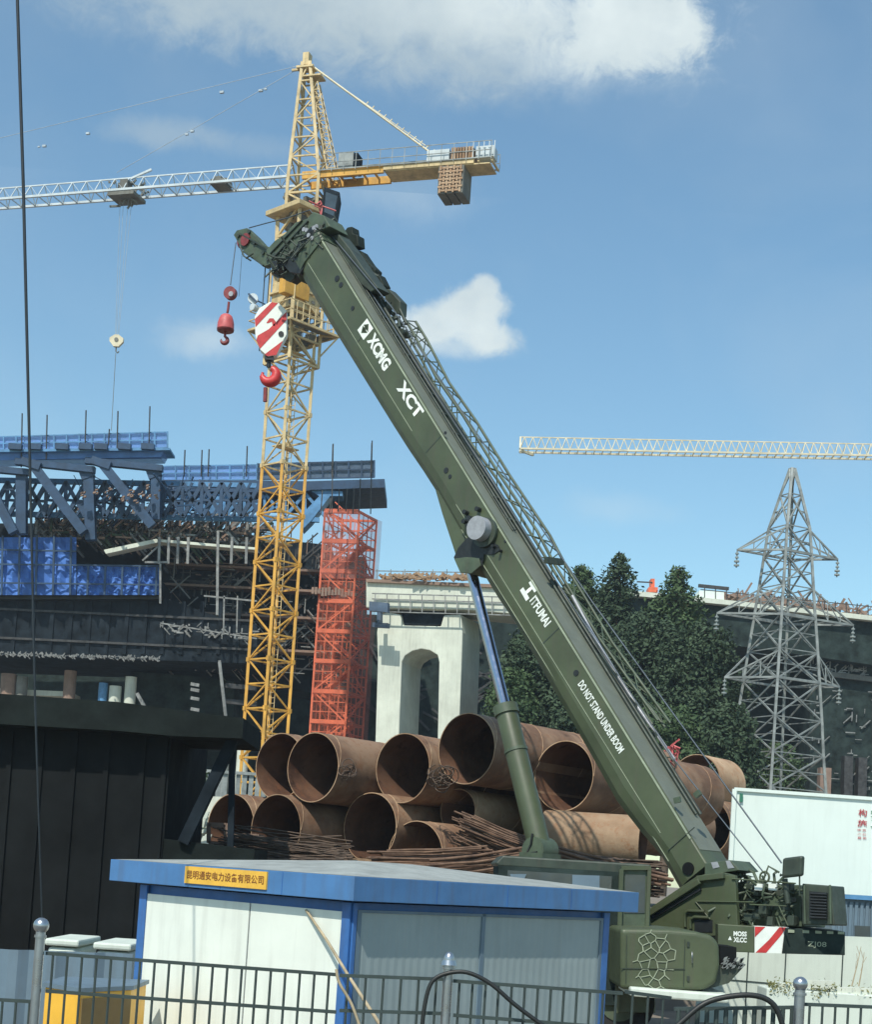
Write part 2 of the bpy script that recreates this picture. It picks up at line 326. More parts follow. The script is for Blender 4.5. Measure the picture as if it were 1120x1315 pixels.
# ================================================================== setting
g = MB(); g.add([(-3000, -40, 0), (3000, -40, 0), (3000, 3000, 0), (-3000, 3000, 0)], [(0, 1, 2, 3)])
tag(g.build('ground', 'ground'), None, None, None, 'structure')
g = MB(); g.add([(-200, 2, .004), (200, 2, .004), (200, 12.2, .004), (-200, 12.2, .004)], [(0, 1, 2, 3)])
tag(g.build('road', 'asphalt'), None, None, None, 'structure')
g = MB(); g.box((0, 13.2, .07), (200, 0, 0), (0, .95, 0), (0, 0, .07)); tag(g.build('pavement', 'concdark'), None, None, None, 'structure')
g = MB()   # the raised storage ground the pipes lie on
bank = [(-34, 33.5), (-22, 32.6), (-10, 33.1), (4, 32.7), (16, 33.2), (34, 33)]
vs_ = []; fs = []
for i, (x, y) in enumerate(bank): vs_ += [V((x, y, -.1)), V((x, y+1.3, 2.0)), V((x, y+40, 2.1)), V((x, y+45, -.1))]
for i in range(len(bank)-1):
    for k in range(3): a = i*4+k; fs.append((a, a+4, a+5, a+1))
g.add(vs_, fs); g.add([vs_[0], vs_[1], vs_[2], vs_[3]], [(0, 1, 2, 3)]); g.add(vs_[-4:], [(3, 2, 1, 0)])
tag(g.build('terrain', 'ground'), None, None, None, 'structure')

# ================================================================== kiosk
AL = math.radians(48); Ld = V((-math.sin(AL), math.cos(AL)*.98, 0)).normalized(); Rd = V((-Ld.y*-1, -Ld.x, 0)).normalized()
Rd = V((math.cos(AL), math.sin(AL), 0))
nL = V((-math.cos(AL), -math.sin(AL), 0)); nL = V((-Rd.x, -Rd.y, 0)); Ld = V((-Rd.y, Rd.x, 0)); nR = -Ld
C0 = P(453, 1160, 16.05); C0.z = 0
roof_top = P(455, 1125, 15.8).z; fas_bot = P(455, 1157, 15.8).z
tl = solve_t(V((C0.x, C0.y, 2)), Ld, 181, 0, 20); tr = solve_t(V((C0.x, C0.y, 2)), Rd, 780, 0, 20)
kiosk = thing('kiosk', C0 + (Ld*tl+Rd*tr)/2, 'blue and white site kiosk with a yellow sign on its flat roof edge', 'kiosk')
def K(l, r, z, out=0, side='L'):
    p = C0 + Ld*l + Rd*r; p = V((p.x, p.y, z)); return p + (nL if side == 'L' else nR)*out
wt = fas_bot - .02
b = MB(); b.prism([K(.03, .03, .05), K(tl-.03, .03, .05), K(tl-.03, tr-.03, .05), K(.03, tr-.03, .05)], (0, 0, wt-.05)); b.build('wall_core', 'blueframe', kiosk)
oh = .30
ov = .17; ol_ = .42; or_ = .40
b = MB(); b.prism([K(-ov, -ov, fas_bot), K(tl+ol_, -ov, fas_bot), K(tl+ol_, tr+or_, fas_bot), K(-ov, tr+or_, fas_bot)], (0, 0, roof_top-fas_bot)); fas = b.build('fascia', 'bluebox', kiosk, bevel=.006)
b = MB()
cen = K(tl/2, tr/2, roof_top+.2); rc = [K(-ov+.03, -ov+.03, roof_top+.003), K(tl+ol_-.03, -ov+.03, roof_top+.003), K(tl+ol_-.03, tr+or_-.03, roof_top+.003), K(-ov+.03, tr+or_-.03, roof_top+.003)]
r1 = K(tl/2, tl/2, roof_top+.17); r2 = K(tl/2, tr-tl/2, roof_top+.17)
b.add(rc+[r1, r2], [(0, 1, 4), (1, 2, 5, 4), (2, 3, 5), (3, 0, 4, 5)]); b.build('roof', 'roofgrey', kiosk)
def kpost(l0, l1, side, name='corner_post', m_='blueframe'):
    b = MB()
    for (q0, q1) in ((l0, l1),):
        if side == 'L': b.prism([K(q0, 0, .05, 0), K(q1, 0, .05, 0), K(q1, 0, .05, .03), K(q0, 0, .05, .03)], (0, 0, wt-.05))
        else: b.prism([K(0, q0, .05, 0, 'R'), K(0, q1, .05, 0, 'R'), K(0, q1, .05, .03, 'R'), K(0, q0, .05, .03, 'R')], (0, 0, wt-.05))
    return b.build(name, m_, kiosk, bevel=.004)
kpost(0, .12, 'L'); kpost(tl-.13, tl, 'L'); kpost(.0, .05, 'R'); kpost(tr-.12, tr, 'R')
for (sd, q) in (('L', .9), ('L', 1.9), ('R', 1.1), ('R', 2.3), ('R', 3.5)):
    b = MB(); p_ = K(q, -ov, 0) if sd == 'L' else K(-ov, q, 0); nn_ = nL if sd == 'L' else nR; tt_ = Ld if sd == 'L' else Rd
    b.box(V((p_.x, p_.y, (fas_bot+roof_top)/2))+nn_*.001, tt_*.004, nn_*.003, Z*((roof_top-fas_bot)/2-.006)); b.build('fascia_joint', 'blueframe', fas)
# wall panels
hl = .24
def panel(side, a0, a1, m_, z0=.1, z1=wt-.10, corr=False):
    b = MB(); f = (lambda q, o: K(q, 0, z0, o)) if side == 'L' else (lambda q, o: K(0, q, z0, o, 'R'))
    if not corr: b.prism([f(a0, 0), f(a1, 0), f(a1, .016), f(a0, .016)], (0, 0, z1-z0))
    else:
        n = int((a1-a0)/.06); pts = [f(a0, 0)]; 
        for i in range(n+1):
            q = a0+(a1-a0)*i/n; pts.append(f(q, .010 + (.0035 if i % 2 else 0)))
        pts.append(f(a1, 0)); b.prism(pts, (0, 0, z1-z0))
    return b.build('wall_panel', m_, kiosk)
sm = solve_t(V((C0.x, C0.y, 2)), Ld, 322, 0, 20); sr = solve_t(V((C0.x, C0.y, 2)), Rd, 619, 0, 20)
panel('L', .125, sm-.012, 'panelwhite'); panel('L', sm+.012, tl-.135, 'panelwhite')
panel('R', .12, sr-.03, 'panelgrey', corr=True); panel('R', sr+.03, tr-.18, 'panelgrey', corr=True)
b = MB()   # pale frames round the grey panels
for q0, q1 in ((.06, .12), (sr-.03, sr+.03), (tr-.18, tr-.125)):
    b.prism([K(0, q0, .05, 0, 'R'), K(0, q1, .05, 0, 'R'), K(0, q1, .05, .026, 'R'), K(0, q0, .05, .026, 'R')], (0, 0, wt-.12))
b.prism([K(0, .12, wt-.10, 0, 'R'), K(0, tr-.18, wt-.10, 0, 'R'), K(0, tr-.18, wt-.10, .026, 'R'), K(0, .12, wt-.10, .026, 'R')], (0, 0, .03))
b.build('panel_frame', 'corr', kiosk)
# sign on the fascia
def onF(px, py): return rayplane(px, py, K(0, -ov, 0, 0), nL)
s0, s1, s2, s3 = onF(238, 1134), onF(343, 1141.5), onF(343.5, 1118.5), onF(238.5, 1111)
b = MB(); hh = (s2.z-s1.z)/1; zb = (s0.z+s1.z)/2
b.prism([V((s0.x, s0.y, zb)), V((s1.x, s1.y, zb)), V((s1.x, s1.y, zb+hh)), V((s0.x, s0.y, zb+hh))], nL*.018); sg = b.build('sign_board', 'signyellow', kiosk)
e = (s1-s0); e.z = 0
text('昆明通安电力设备有限公司', V((s0.x, s0.y, zb+hh*.27))+e*.03, V((s0.x, s0.y, zb+hh*.27))+e*.97, hh*.5, nL, 'signbrown', sg, push=.0215, bold=.012)
# pale pole leaning on the kiosk
b = MB(); pa = rayplane(393, 1168, K(0, 0, 0, .04), nL); pb = P(446, 1250, 15.75); pc = pa+(pb-pa)*1.75
b.path([pa, (pa+pb)/2+V((.01, 0, .005)), pb, pc], [.014, .016, .017, .019], 7)
tag(b.build('wooden_pole', 'wood', origin=(pc.x, pc.y, pc.z)), 'thin bleached timber pole leaning against the corner of the kiosk', 'pole')

# ================================================================== front fence
FY = 14.4
def fpanel(x0, x1, yr0, yr1, yl0, yl1, npk, label, thick=.024, Y0=FY, Y1=FY, low=True, pkw=.024):
    a = P(x0, yr0, Y0); b_ = P(x1, yr1, Y1); a2 = P(x0, yl0, Y0); b2 = P(x1, yl1, Y1)
    t = thing('railing', V(((a.x+b_.x)/2, (a.y+b_.y)/2, .14)), label, 'fence', 'grey green railing panels along the pavement')
    m_ = MB(); m_.bar(a, b_, thick*1.2, thick*1.3); m_.build('rail', 'fence', t)
    m_ = MB(); m_.bar(a2, b2, thick*1.2, thick*1.3); m_.build('rail', 'fence', t)
    m_ = MB(); m_.bar(V((a.x, a.y, .28)), V((b_.x, b_.y, .28)), thick*1.2, thick*1.3); m_.build('rail', 'fence', t)
    for i in range(npk):
        q = a + (b_-a)*((i+.5)/npk); m_ = MB(); m_.tube(V((q.x, q.y, .14)), V((q.x, q.y, q.z-.005)), pkw/2, 8); m_.build('picket', 'fence', t)
    return t
fpanel(-40, 47, 1281, 1286, 1340, 1345, 5, 'leftmost railing panel, lower than the next, before the corrugated sheets')
fpanel(59, 432, 1223.5, 1251, 1272, 1299, 20, 'long railing panel in front of the white side of the kiosk')
fpanel(436, 572, 1252, 1257, 1297, 1301, 6, 'short railing panel with wide gaps beneath the kiosk corner')
fpanel(582, 800, 1259, 1275, 1303, 1320, 13, 'railing panel in front of the grey corrugated side of the kiosk')
fpanel(803, 862, 1273, 1281, 1320, 1326, 3, 'narrow railing panel in front of the olive truck cab', Y0=14.4, Y1=14.5)
fpanel(866, 1024, 1295, 1293, 1345, 1343, 13, 'low railing panel of broad flat pickets beneath the striped counterweight', pkw=.045, thick=.026)
fpanel(1032, 1180, 1289, 1295, 1338, 1344, 9, 'rightmost railing panel in front of the planted wall')
def bpost(px, py, label, r=.045, ballr=.073, Y=FY-.06, style='ball'):
    p = P(px, py, Y); t = thing('fence_post', (p.x, p.y, .14), label, 'post', 'steel railing posts with round caps')
    m_ = MB(); m_.tube((p.x, p.y, .14), (p.x, p.y, p.z-ballr*.8), r, 14); m_.build('shaft', 'steel', t)
    m_ = MB()
    if style == 'ball': m_.ball(p, ballr, 18)
    else:
        m_.tube((p.x, p.y, p.z-.075), (p.x, p.y, p.z-.03), .075, 18, .062); m_.ball((p.x, p.y, p.z-.03), .05, 18, .075, 0, 1)
    m_.build('cap', 'steel', t); m_ = MB(); m_.tube((p.x, p.y, p.z-ballr*1.5), (p.x, p.y, p.z-ballr*1.2), r*1.25, 14); m_.build('collar', 'steel', t)
    return p
bp = bpost(53, 1188, 'round topped steel post left of the yellow cabinet')
bpost(577, 1228, 'steel post with a cone cap before the grey kiosk panels', style='cone')
bpost(1028, 1263, 'round topped steel post below the dark counterweight', r=.05, ballr=.068)
# hoses over the fence
def hose(pts, r, label, name='hose', m_='hose', Y=FY-.12):
    P_ = [P(x, y, Y) for x, y in pts]; q = []
    for i in range(len(P_)-1):      # catmull-rom
        p0, p1, p2, p3 = P_[max(i-1, 0)], P_[i], P_[i+1], P_[min(i+2, len(P_)-1)]
        for k in range(6):
            t = k/6; q.append(.5*((2*p1)+(p2-p0)*t+(2*p0-5*p1+4*p2-p3)*t*t+(3*p1-p0-3*p2+p3)*t**3))
    q.append(P_[-1]); b = MB(); b.path(q, r, 8); return tag(b.build(name, m_, origin=P_[-1]), label, 'hose')
hose([(541, 1335), (544, 1300), (551, 1268), (562, 1254), (585, 1247.5), (606, 1250), (632, 1264), (662, 1290), (700, 1318), (725, 1335)], .020, 'black hose looping over the railing before the kiosk')
hose([(845, 1335), (868, 1318), (905, 1288), (945, 1278), (975, 1279), (994, 1290), (1004, 1312), (1008, 1335)], .026, 'thick black hose arching over the low railing under the counterweight')
hose([(432, 1244), (436, 1262), (452, 1290), (468, 1335)], .014, 'thin pale hose hanging down beside the kiosk corner', m_='wood')
# overhead cable
b = MB(); pt = P(14, -260, 14.3)
b.path([bp+V((0, 0, .07)), P(45, 900, 14.34), P(38.5, 600, 14.33), P(30, 240, 14.32), pt], [.006, .010, .0135, .0155, .016], 7)
tag(b.build('overhead_cable', 'cable', origin=bp), 'thin black cable rising out of the picture from the leftmost post', 'cable')

# ================================================================== things behind the fence, lower left
def corrsheet(px0, px1, pyt, Y, label, pitch=.42, Yb=None):
    a = P(px0, pyt[0], Y); c = P(px1, pyt[1], Yb or Y); d = c-a; n = max(2, int(round(Vxy(d)/pitch*4))); b = MB(); pts = []
    nn = V((d.y, -d.x, 0)).normalized()
    top = [];
    for i in range(n+1):
        q = a+d*(i/n); o = [.0, .0, .07, .07][i % 4]; top.append(q+nn*o)
    for q in range(len(top)-1):
        p1, p2 = top[q], top[q+1]
        b.prism([V((p1.x, p1.y, 0.0)), V((p2.x, p2.y, 0.0)), p2, p1], -nn*.012)
    return tag(b.build('site_hoarding', 'corr', origin=V(((a.x+c.x)/2, (a.y+c.y)/2, 0))), label, 'hoarding')
def Vxy(d): return math.hypot(d.x, d.y)
corrsheet(-60, 172, (1216, 1224), 20.5, 'blue grey corrugated steel hoarding behind the yellow cabinet', pitch=.5)
b = MB()
a = P(58, 1271, 16.6); c = P(103, 1274, 16.2); d = P(168, 1277, 16.9)
cab = thing('cabinet', V(((a.x+d.x)/2, a.y+.4, 0)), 'yellow steel cabinet with a brown door behind the railing', 'cabinet')
back = V((0, .9, 0)); zt = c.z
b.prism([V((a.x, a.y, .05)), V((c.x, c.y, .05)), V((d.x, d.y, .05)), V((d.x, d.y, .05))+back, V((a.x, a.y, .05))+back], (0, 0, zt-.05)); b.build('body', 'yellowbin', cab, bevel=.01)
b = MB(); e = (d-c); nn = V((e.y, -e.x, 0)).normalized(); o = nn*.004
b.prism([V((c.x, c.y, .1))+e*.02+o, V((d.x, d.y, .1))-e*.02+o, V((d.x, d.y, zt-.06))-e*.02+o, V((c.x, c.y, zt-.06))+e*.02+o], nn*.02); b.build('door', 'brownbin', cab)  # sheet over the right side, shade put into its colour
b = MB(); b.prism([V((a.x, a.y, zt+.002))-V((.03, .03, 0)), V((c.x, c.y-.03, zt+.002)), V((d.x+.03, d.y-.02, zt+.002)), V((d.x+.03, d.y, zt+.002))+back, V((a.x-.03, a.y, zt+.002))+back], (0, 0, .045)); b.build('lid', 'corr', cab)
for px0, px1, py, lab in ((62, 99, 1206, 'white van-like storage box left of the brown cabinet door'), (124, 166, 1211, 'white storage box beside the blue kiosk post')):
    a = P(px0, py, 22.5); c = P(px1, py+2, 22.5); t = thing('storage_box', V(((a.x+c.x)/2, 23.2, 0)), lab.replace('van-like ', ''), 'box')
    b = MB(); b.prism([V((a.x, 22.5, .1)), V((c.x, 22.5, .1)), V((c.x, 23.9, .1)), V((a.x, 23.9, .1))], (0, 0, a.z-.2)); b.build('body', 'hoard2', t, bevel=.05)
    b = MB(); b.prism([V((a.x-.04, 22.45, a.z-.08)), V((c.x+.04, 22.45, a.z-.08)), V((c.x+.04, 23.95, a.z-.08)), V((a.x-.04, 23.95, a.z-.08))], (0, 0, .1)); b.build('lid', 'hoard2', t, bevel=.03)

# ================================================================== dark trestle, left foreground
TY = 31.0
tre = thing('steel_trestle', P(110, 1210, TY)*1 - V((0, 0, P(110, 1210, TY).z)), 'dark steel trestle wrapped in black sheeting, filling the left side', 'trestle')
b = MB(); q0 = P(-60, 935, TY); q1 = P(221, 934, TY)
b.prism([V((q0.x-4, TY, 0)), V((q1.x, TY, 0)), V((q1.x, TY, q1.z)), V((q0.x-4, TY, q0.z))], (0, 5, 0)); b.build('sheeting', 'netblack', tre)  # solid block, its deep shade is the near black colour
b = MB()
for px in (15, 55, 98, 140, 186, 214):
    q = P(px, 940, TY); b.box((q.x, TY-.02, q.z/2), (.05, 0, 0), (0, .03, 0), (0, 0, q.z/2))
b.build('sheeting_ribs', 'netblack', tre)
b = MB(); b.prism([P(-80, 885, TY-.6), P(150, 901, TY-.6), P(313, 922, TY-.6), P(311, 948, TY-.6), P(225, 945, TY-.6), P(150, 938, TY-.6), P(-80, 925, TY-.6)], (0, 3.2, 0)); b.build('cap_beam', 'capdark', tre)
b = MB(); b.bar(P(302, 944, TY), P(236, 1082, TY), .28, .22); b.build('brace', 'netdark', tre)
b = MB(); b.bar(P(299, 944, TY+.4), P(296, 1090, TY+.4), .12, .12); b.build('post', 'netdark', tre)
b = MB(); p_ = P(232, 1078, TY+.3); q_ = P(330, 1080, TY+.3)
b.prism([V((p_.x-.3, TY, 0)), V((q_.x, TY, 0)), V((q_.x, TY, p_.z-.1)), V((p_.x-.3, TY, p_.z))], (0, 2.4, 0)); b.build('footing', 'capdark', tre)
b = MB(); b.bar(P(282, 850, TY), P(291, 930, TY), .06); b.build('handrail_post', 'scaff', tre)

# ================================================================== pipes
PR = 0.86
AX = V((math.sin(math.radians(39)), math.cos(math.radians(39)), 0))
def make_pipe(R_, Lg, mt='rust', ax=AX):
    t = thing('steel_pipe', (0, 0, 0), 'x', 'pipe', 'stacked rusty steel pipes')
    n = 48; th = .022; b = MB(); vs_ = []; fs = []
    x = V((ax.y, -ax.x, 0)); stations = [0, .02, Lg*.33, Lg*.66, Lg]
    for s_ in stations:
        for k in range(n): an = 2*math.pi*k/n; vs_.append(ax*s_ + x*(R_*math.cos(an)) + Z*(R_*math.sin(an)))
    for i in range(len(stations)-1):
        for k in range(n): a_ = i*n+k; c_ = i*n+(k+1) % n; fs.append((a_, c_, c_+n, a_+n))
    b.add(vs_, fs, True); b.build('shell', mt, t)
    b = MB(); nh = int(Lg/1.9*24); b.path([ax*(Lg*i/nh)+x*((R_+.002)*math.cos(i*.262))+Z*((R_+.002)*math.sin(i*.262)) for i in range(nh+1)], .011, 5); b.build('spiral_weld', 'rust2', t)
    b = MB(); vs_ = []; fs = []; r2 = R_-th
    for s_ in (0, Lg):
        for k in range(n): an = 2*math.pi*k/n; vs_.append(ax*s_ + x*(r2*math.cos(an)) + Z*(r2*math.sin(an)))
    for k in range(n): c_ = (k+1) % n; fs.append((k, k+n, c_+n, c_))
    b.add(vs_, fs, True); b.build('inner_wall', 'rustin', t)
    for s_, sgn in ((0, 1), (Lg, -1)):
        b = MB(); vs_ = []; fs = []
        for rr in (R_, r2):
            for k in range(n): an = 2*math.pi*k/n; vs_.append(ax*s_ + x*(rr*math.cos(an)) + Z*(rr*math.sin(an)))
        for k in range(n): c_ = (k+1) % n; fs.append((k, k+n, c_+n, c_) if sgn > 0 else (k, c_, c_+n, k+n))
        b.add(vs_, fs); b.build('rim', 'rust2', t)
    return t
p9 = make_pipe(PR, 9.0); p9b = make_pipe(.55, 6, 'rust2'); p9c = make_pipe(.84, 1.6, 'rust2'); p9d = make_pipe(.86, 6.5, 'rust')
pipes = [ # px, py, depth, proto, rotz deg, label
 (401.5, 985, 38.0, 0, 0, 'large rusty pipe in the upper row, left of the widest gap, mouth lit below'),
 (359, 984, 39.6, 0, 0, 'rusty pipe peeping out behind the upper left one'),
 (517, 986, 38.0, 0, 0, 'large rusty pipe in the upper row under the concrete pier'),
 (599, 961, 37.2, 0, 0, 'topmost rusty pipe, raised above the others left of the hydraulic cylinder'),
 (724, 996, 37.6, 3, 0, 'rusty pipe in the upper row between the cylinder and the boom'),
 (652, 1036, 38.4, 0, 0, 'dark mouthed pipe directly behind the hydraulic cylinder'),
 (475, 1062, 38.2, 0, 0, 'lower pipe with a dark mouth beneath the gap of two upper pipes'),
 (588, 1041, 38.3, 1, 0, 'short pale pipe half hidden in the middle of the stack'),
 (354, 1064, 38.4, 0, 0, 'lower pipe with a broad dark mouth over the tangled bars'),
 (296, 1062, 39.6, 0, 0, 'leftmost pipe of the lower row, mouth wholly dark'),
 (533, 1099, 37.6, 3, 0, 'lowest pipe, top of its mouth showing over the bar bundles'),
 (603, 1098, 37.3, 1, 0, 'lowest pale pipe, left of the cylinder foot'),
 (893, 1004, 46.5, 2, 0, 'rounded pale brown pipe end right of the boom by the red hook rope'),
 (905, 1062, 46.0, 3, 0, 'brown pipe body low between the boom and the white hoarding'),
]
for i, (px, py, Y, k, rz, lab) in enumerate(pipes):
    src = (p9, p9b, p9c, p9d)[k]; o = copy_tree(src); q = P(px, py, Y); o.location = q; o.rotation_euler = (0, 0, -math.radians(rz)); o['label'] = lab
for s_ in (p9, p9b, p9c, p9d):
    for ch in list(s_.children): bpy.data.objects.remove(ch)
    bpy.data.objects.remove(s_)
# half shell lying across (bright, mouth to the right)
hp = thing('steel_pipe', P(770, 1075, 37.0), 'bright orange brown pipe lying crosswise below the boom, dark mouth to the right', 'pipe', 'stacked rusty steel pipes')
a = P(700, 1073, 37.3); c = P(826, 1081, 36.6); ax2 = (c-a).normalized(); R2 = .62; x2 = ax2.cross(Z).normalized()
for nm, rr, mm in (('shell', R2, 'rust2'), ('inner_wall', R2-.02, 'rustin')):
    b = MB(); b.path([a, a+(c-a)*.5, c], rr, 40, False); b.build(nm, mm, hp)
# spheres of rag / tarp over pipe ends: tarp dome
# ================================================================== rebar bundles
def bundle(px0, py0, px1, py1, Y, n, r, hpx, label, seed, spread=.5, m_='rebar', Y2=None, wild=.02, cat='steel bars', grp='bundles of rusty reinforcing bars'):
    rd = random.Random(seed); a = P(px0, py0, Y); c = P(px1, py1, Y2 or Y); b = MB(); hm = hpx*Y/F
    d = (c-a).normalized()
    for i in range(n):
        o = V((0, rd.uniform(-spread, spread), rd.uniform(-hm, 0))); ja = V((rd.uniform(-.4, .1), 0, rd.gauss(0, wild*.55))); jb = V((rd.uniform(-.1, .4), rd.gauss(0, .06), rd.gauss(0, wild*.55)))
        p0 = a+o+ja; p1 = c+o+jb; mid = (p0+p1)/2+V((0, rd.gauss(0, .03), rd.gauss(0, wild*.35)-.03)); q1 = p0.lerp(mid, .5)+V((0, 0, rd.gauss(0, wild*.15)))
        b.path([p0, q1, mid, p1], r*rd.uniform(.7, 1.3), 5)
    return tag(b.build('rebar_bundle', m_, origin=(a+c)/2-V((0, 0, hm))), label, cat, grp)
bundle(300, 1064, 432, 1082, 34.8, 110, .015, 56, 'tangle of dark bars left of the lower pipes, over the kiosk sign', 1, .9, 'rebardark', wild=.16)
bundle(318, 1092, 436, 1096, 34.4, 40, .02, 26, 'small heap of grey scrap rods above the kiosk roof corner', 2, .7, 'rebardark', wild=.14)
bundle(604, 1042, 690, 1082, 34.6, 50, .022, 40, 'slanting bundle of light rusty bars beside the cylinder', 3, .35, wild=.02)
bundle(492, 1092, 622, 1086, 34.4, 90, .022, 44, 'flat bundle of pale rusty bars beneath the lowest pipes', 4, .5, 'rebar', wild=.03)
bundle(560, 1104, 660, 1088, 34.1, 34, .026, 24, 'bundle of bars just left of the crane cab roof', 5, .4, wild=.05)
bundle(686, 1090, 836, 1106, 34.8, 80, .020, 44, 'dark bundle of bars behind the crane cab roof', 6, .5, 'rebardark', wild=.06)
bundle(700, 1082, 842, 1120, 34.3, 22, .03, 14, 'few long bent bars sloping down towards the boom foot', 7, .5, wild=.07)
def coil(px, py, Y, n, r_, label, seed):
    rd = random.Random(seed); b = MB(); c = P(px, py, Y)
    for i in range(n):
        o = c+V((rd.gauss(0, .10), rd.gauss(0, .05), rd.gauss(0, .12))); ra = r_*rd.uniform(.6, 1.2); tl_ = rd.uniform(.4, 1.2); a0_ = rd.random()*6
        b.path([o+V((ra*math.cos(a0_+t*.5), .12*math.sin(t), ra*tl_*math.sin(a0_+t*.5))) for t in range(13)], .013, 5)
    return tag(b.build('wire_coil', 'rebardark', origin=c), label, 'wire coil')
coil(447, 987, 37.0, 6, .14, 'small coil of dark wire on the side of the upper left pipe', 3)
coil(566, 1000, 36.6, 12, .2, 'knot of dark wire loops jammed between two upper pipes', 4)
# timbers and concrete block under
b = MB(); a = P(437, 1100, 35); c = P(500, 1110, 35)
b.prism([V((a.x, 35, 2.0)), V((c.x, 35, 2.0)), V((c.x, 35, a.z)), V((a.x, 35, a.z))], (0, 1.2, 0)); tag(b.build('timber_sleeper', 'rust2', origin=V((a.x, 35, 2))), 'pale brown block under the stacked pipes', 'block')
# left gap: small tree, low fence, stuff
def fence_low(px0, py0, px1, py1, Y, label, m_='corr'):
    a = P(px0, py0, Y); c = P(px1, py1, Y); b = MB(); n = int(Vxy(c-a)/.25)
    for i in range(n+1):
        q = a+(c-a)*(i/n); b.box((q.x, Y, q.z/2), (.09, 0, 0), (0, .02, 0), (0, 0, q.z/2))
    b.bar(V((a.x, Y-.05, a.z-.05)), V((c.x, Y-.05, c.z-.05)), .12); b.bar(V((a.x, Y-.05, a.z-1.6)), V((c.x, Y-.05, c.z-1.6)), .12)
    return tag(b.build('slat_fence', m_, origin=(a.x, Y, 0)), label, 'fence')
fence_low(215, 985, 340, 993, 62, 'pale slatted fence seen through the gap left of the pipes', 'galv')
b = MB(); a = P(212, 1020, 58); c = P(345, 1025, 58); b.prism([V((a.x, 58, 0)), V((c.x, 58, 0)), V((c.x, 58, c.z)), V((a.x, 58, a.z))], (0, 1, 0)); tag(b.build('low_wall', 'conc', origin=(a.x, 58, 0)), 'low pale concrete wall below the slatted fence', 'wall')
# ================================================================== mobile crane
PHI = math.radians(40)
NS = V((-math.sin(PHI), -math.cos(PHI), 0)); Hd = V((-math.cos(PHI), math.sin(PHI), 0))
A0 = P(886, 1073, 27.6)                       # near upper edge of the boom at its foot
def S(px, py, off=0.): return rayplane(px, py, A0 + NS*off, NS)      # point in a plane parallel to the boom's side
A1 = S(414, 308); AXB = (A1-A0).normalized(); NU = AXB.cross(NS); NU = NU if NU.z > 0 else -NU
BW = .86; BL = (A1-A0).length
print('boom length', BL, 'top depth', A1.y, 'elev', math.degrees(math.asin(AXB.z)))
crane = thing('mobile_crane', V((A0.x-1.0, A0.y+1.5, 0)), 'olive green truck crane with a raised telescopic boom lettered in white', 'crane')
prof = []
for px, py in ((383, 347), (421, 411), (474, 497), (520, 571), (559, 628), (634, 760), (664, 803), (702, 870), (754, 960), (798, 1039), (853, 1103), (866, 1128)):
    q = S(px, py, -.25)-A0; prof.append((q.dot(AXB), -q.dot(NU)))
print([(round(a, 2), round(b, 2)) for a, b in prof])
prof.sort()
def hgt(s):
    if s <= prof[0][0]: return prof[0][1]
    for (s0, h0), (s1, h1) in zip(prof, prof[1:]):
        if s <= s1: return h0+(h1-h0)*(s-s0)/(s1-s0)
    return prof[-1][1]
def loft(mb, s0, s1, n, hs, inset=0, w=BW, endcap=True):
    sec = [(0.03, 0), (.60, 0), (.80, .06), (.94, .17), (1.0, .32), (1.0, .68), (.94, .83), (.80, .94), (.60, 1), (.03, 1), (0, .97), (0, .03)]
    m_ = len(sec); vs_ = []; fs = []
    for i in range(n+1):
        s = s0+(s1-s0)*i/n; h = hs(s)-2*inset
        for f_, o_ in sec: vs_.append(A0 + AXB*s - NU*(inset+f_*h) - NS*(inset+o_*(w-2*inset)))
    for i in range(n):
        for k in range(m_): a = i*m_+k; c = i*m_+(k+1) % m_; fs.append((a, a+m_, c+m_, c))
    mb.add(vs_, fs); mb.add(vs_[:m_], [tuple(range(m_))]); mb.add(vs_[-m_:], [tuple(reversed(range(m_)))])
b = MB(); loft(b, -.62, BL, 24, hgt); boom = b.build('boom', 'olive', crane, bevel=.012)
b = MB(); b.prism([A0-AXB*.3-NS*.05+NU*.002, A0-AXB*.3-NS*(BW-.05)+NU*.002, A1-NS*(BW-.05)+NU*.002, A1-NS*.05+NU*.002], NU*.006); b.build('top_plate', 'olive_top', boom)  # thin sheet added to make the top face look brighter lit
b = MB(); loft(b, BL-.02, BL+.28, 1, lambda s: hgt(BL)*1.06, -.03); b.build('boom_collar', 'olive_mid', crane)
b = MB(); loft(b, BL+.28, BL+.62, 1, lambda s: hgt(BL), .07); b.build('inner_boom', 'blackp', crane)
def onside(s, h, off=.004): return A0 + AXB*s - NU*h + NS*off
b = MB()
b.bar(onside(-.05, .018, .004), onside(BL, .018, .004), .028, .020, hint=NS)  # pale strip, a painted highlight along the upper edge
b.bar(onside(.4, hgt(0)*.58, .003), onside(BL*.53, hgt(7)*.58, .003), .010, .010, hint=NS)
b.bar(onside(BL*.66, hgt(9)*.6, .003), onside(BL-.1, hgt(13)*.6, .003), .010, .010, hint=NS)
b.bar(onside(-.1, hgt(0)*.80, -.045), onside(BL*.5, hgt(7)*.80, -.045), .012, .012, hint=NS)
b.build('weld_seam', 'seam', boom)
# seam plates near foot
b = MB(); k0, k1 = S(886, 1073), S(853, 1103)
b.bar(S(892, 1062, .006), S(858, 1092, .006), .012, .02, hint=NS); b.build('joint_seam', 'olive_dark', boom)
for s_ in (BL*.30, BL*.62, BL*.83):
    b = MB(); b.box(A0+AXB*s_-NU*(hgt(s_)*.29)+NS*.001, AXB*.012, NS*.004, NU*(hgt(s_)*.28)); b.build('section_joint', 'olive_dark', boom)
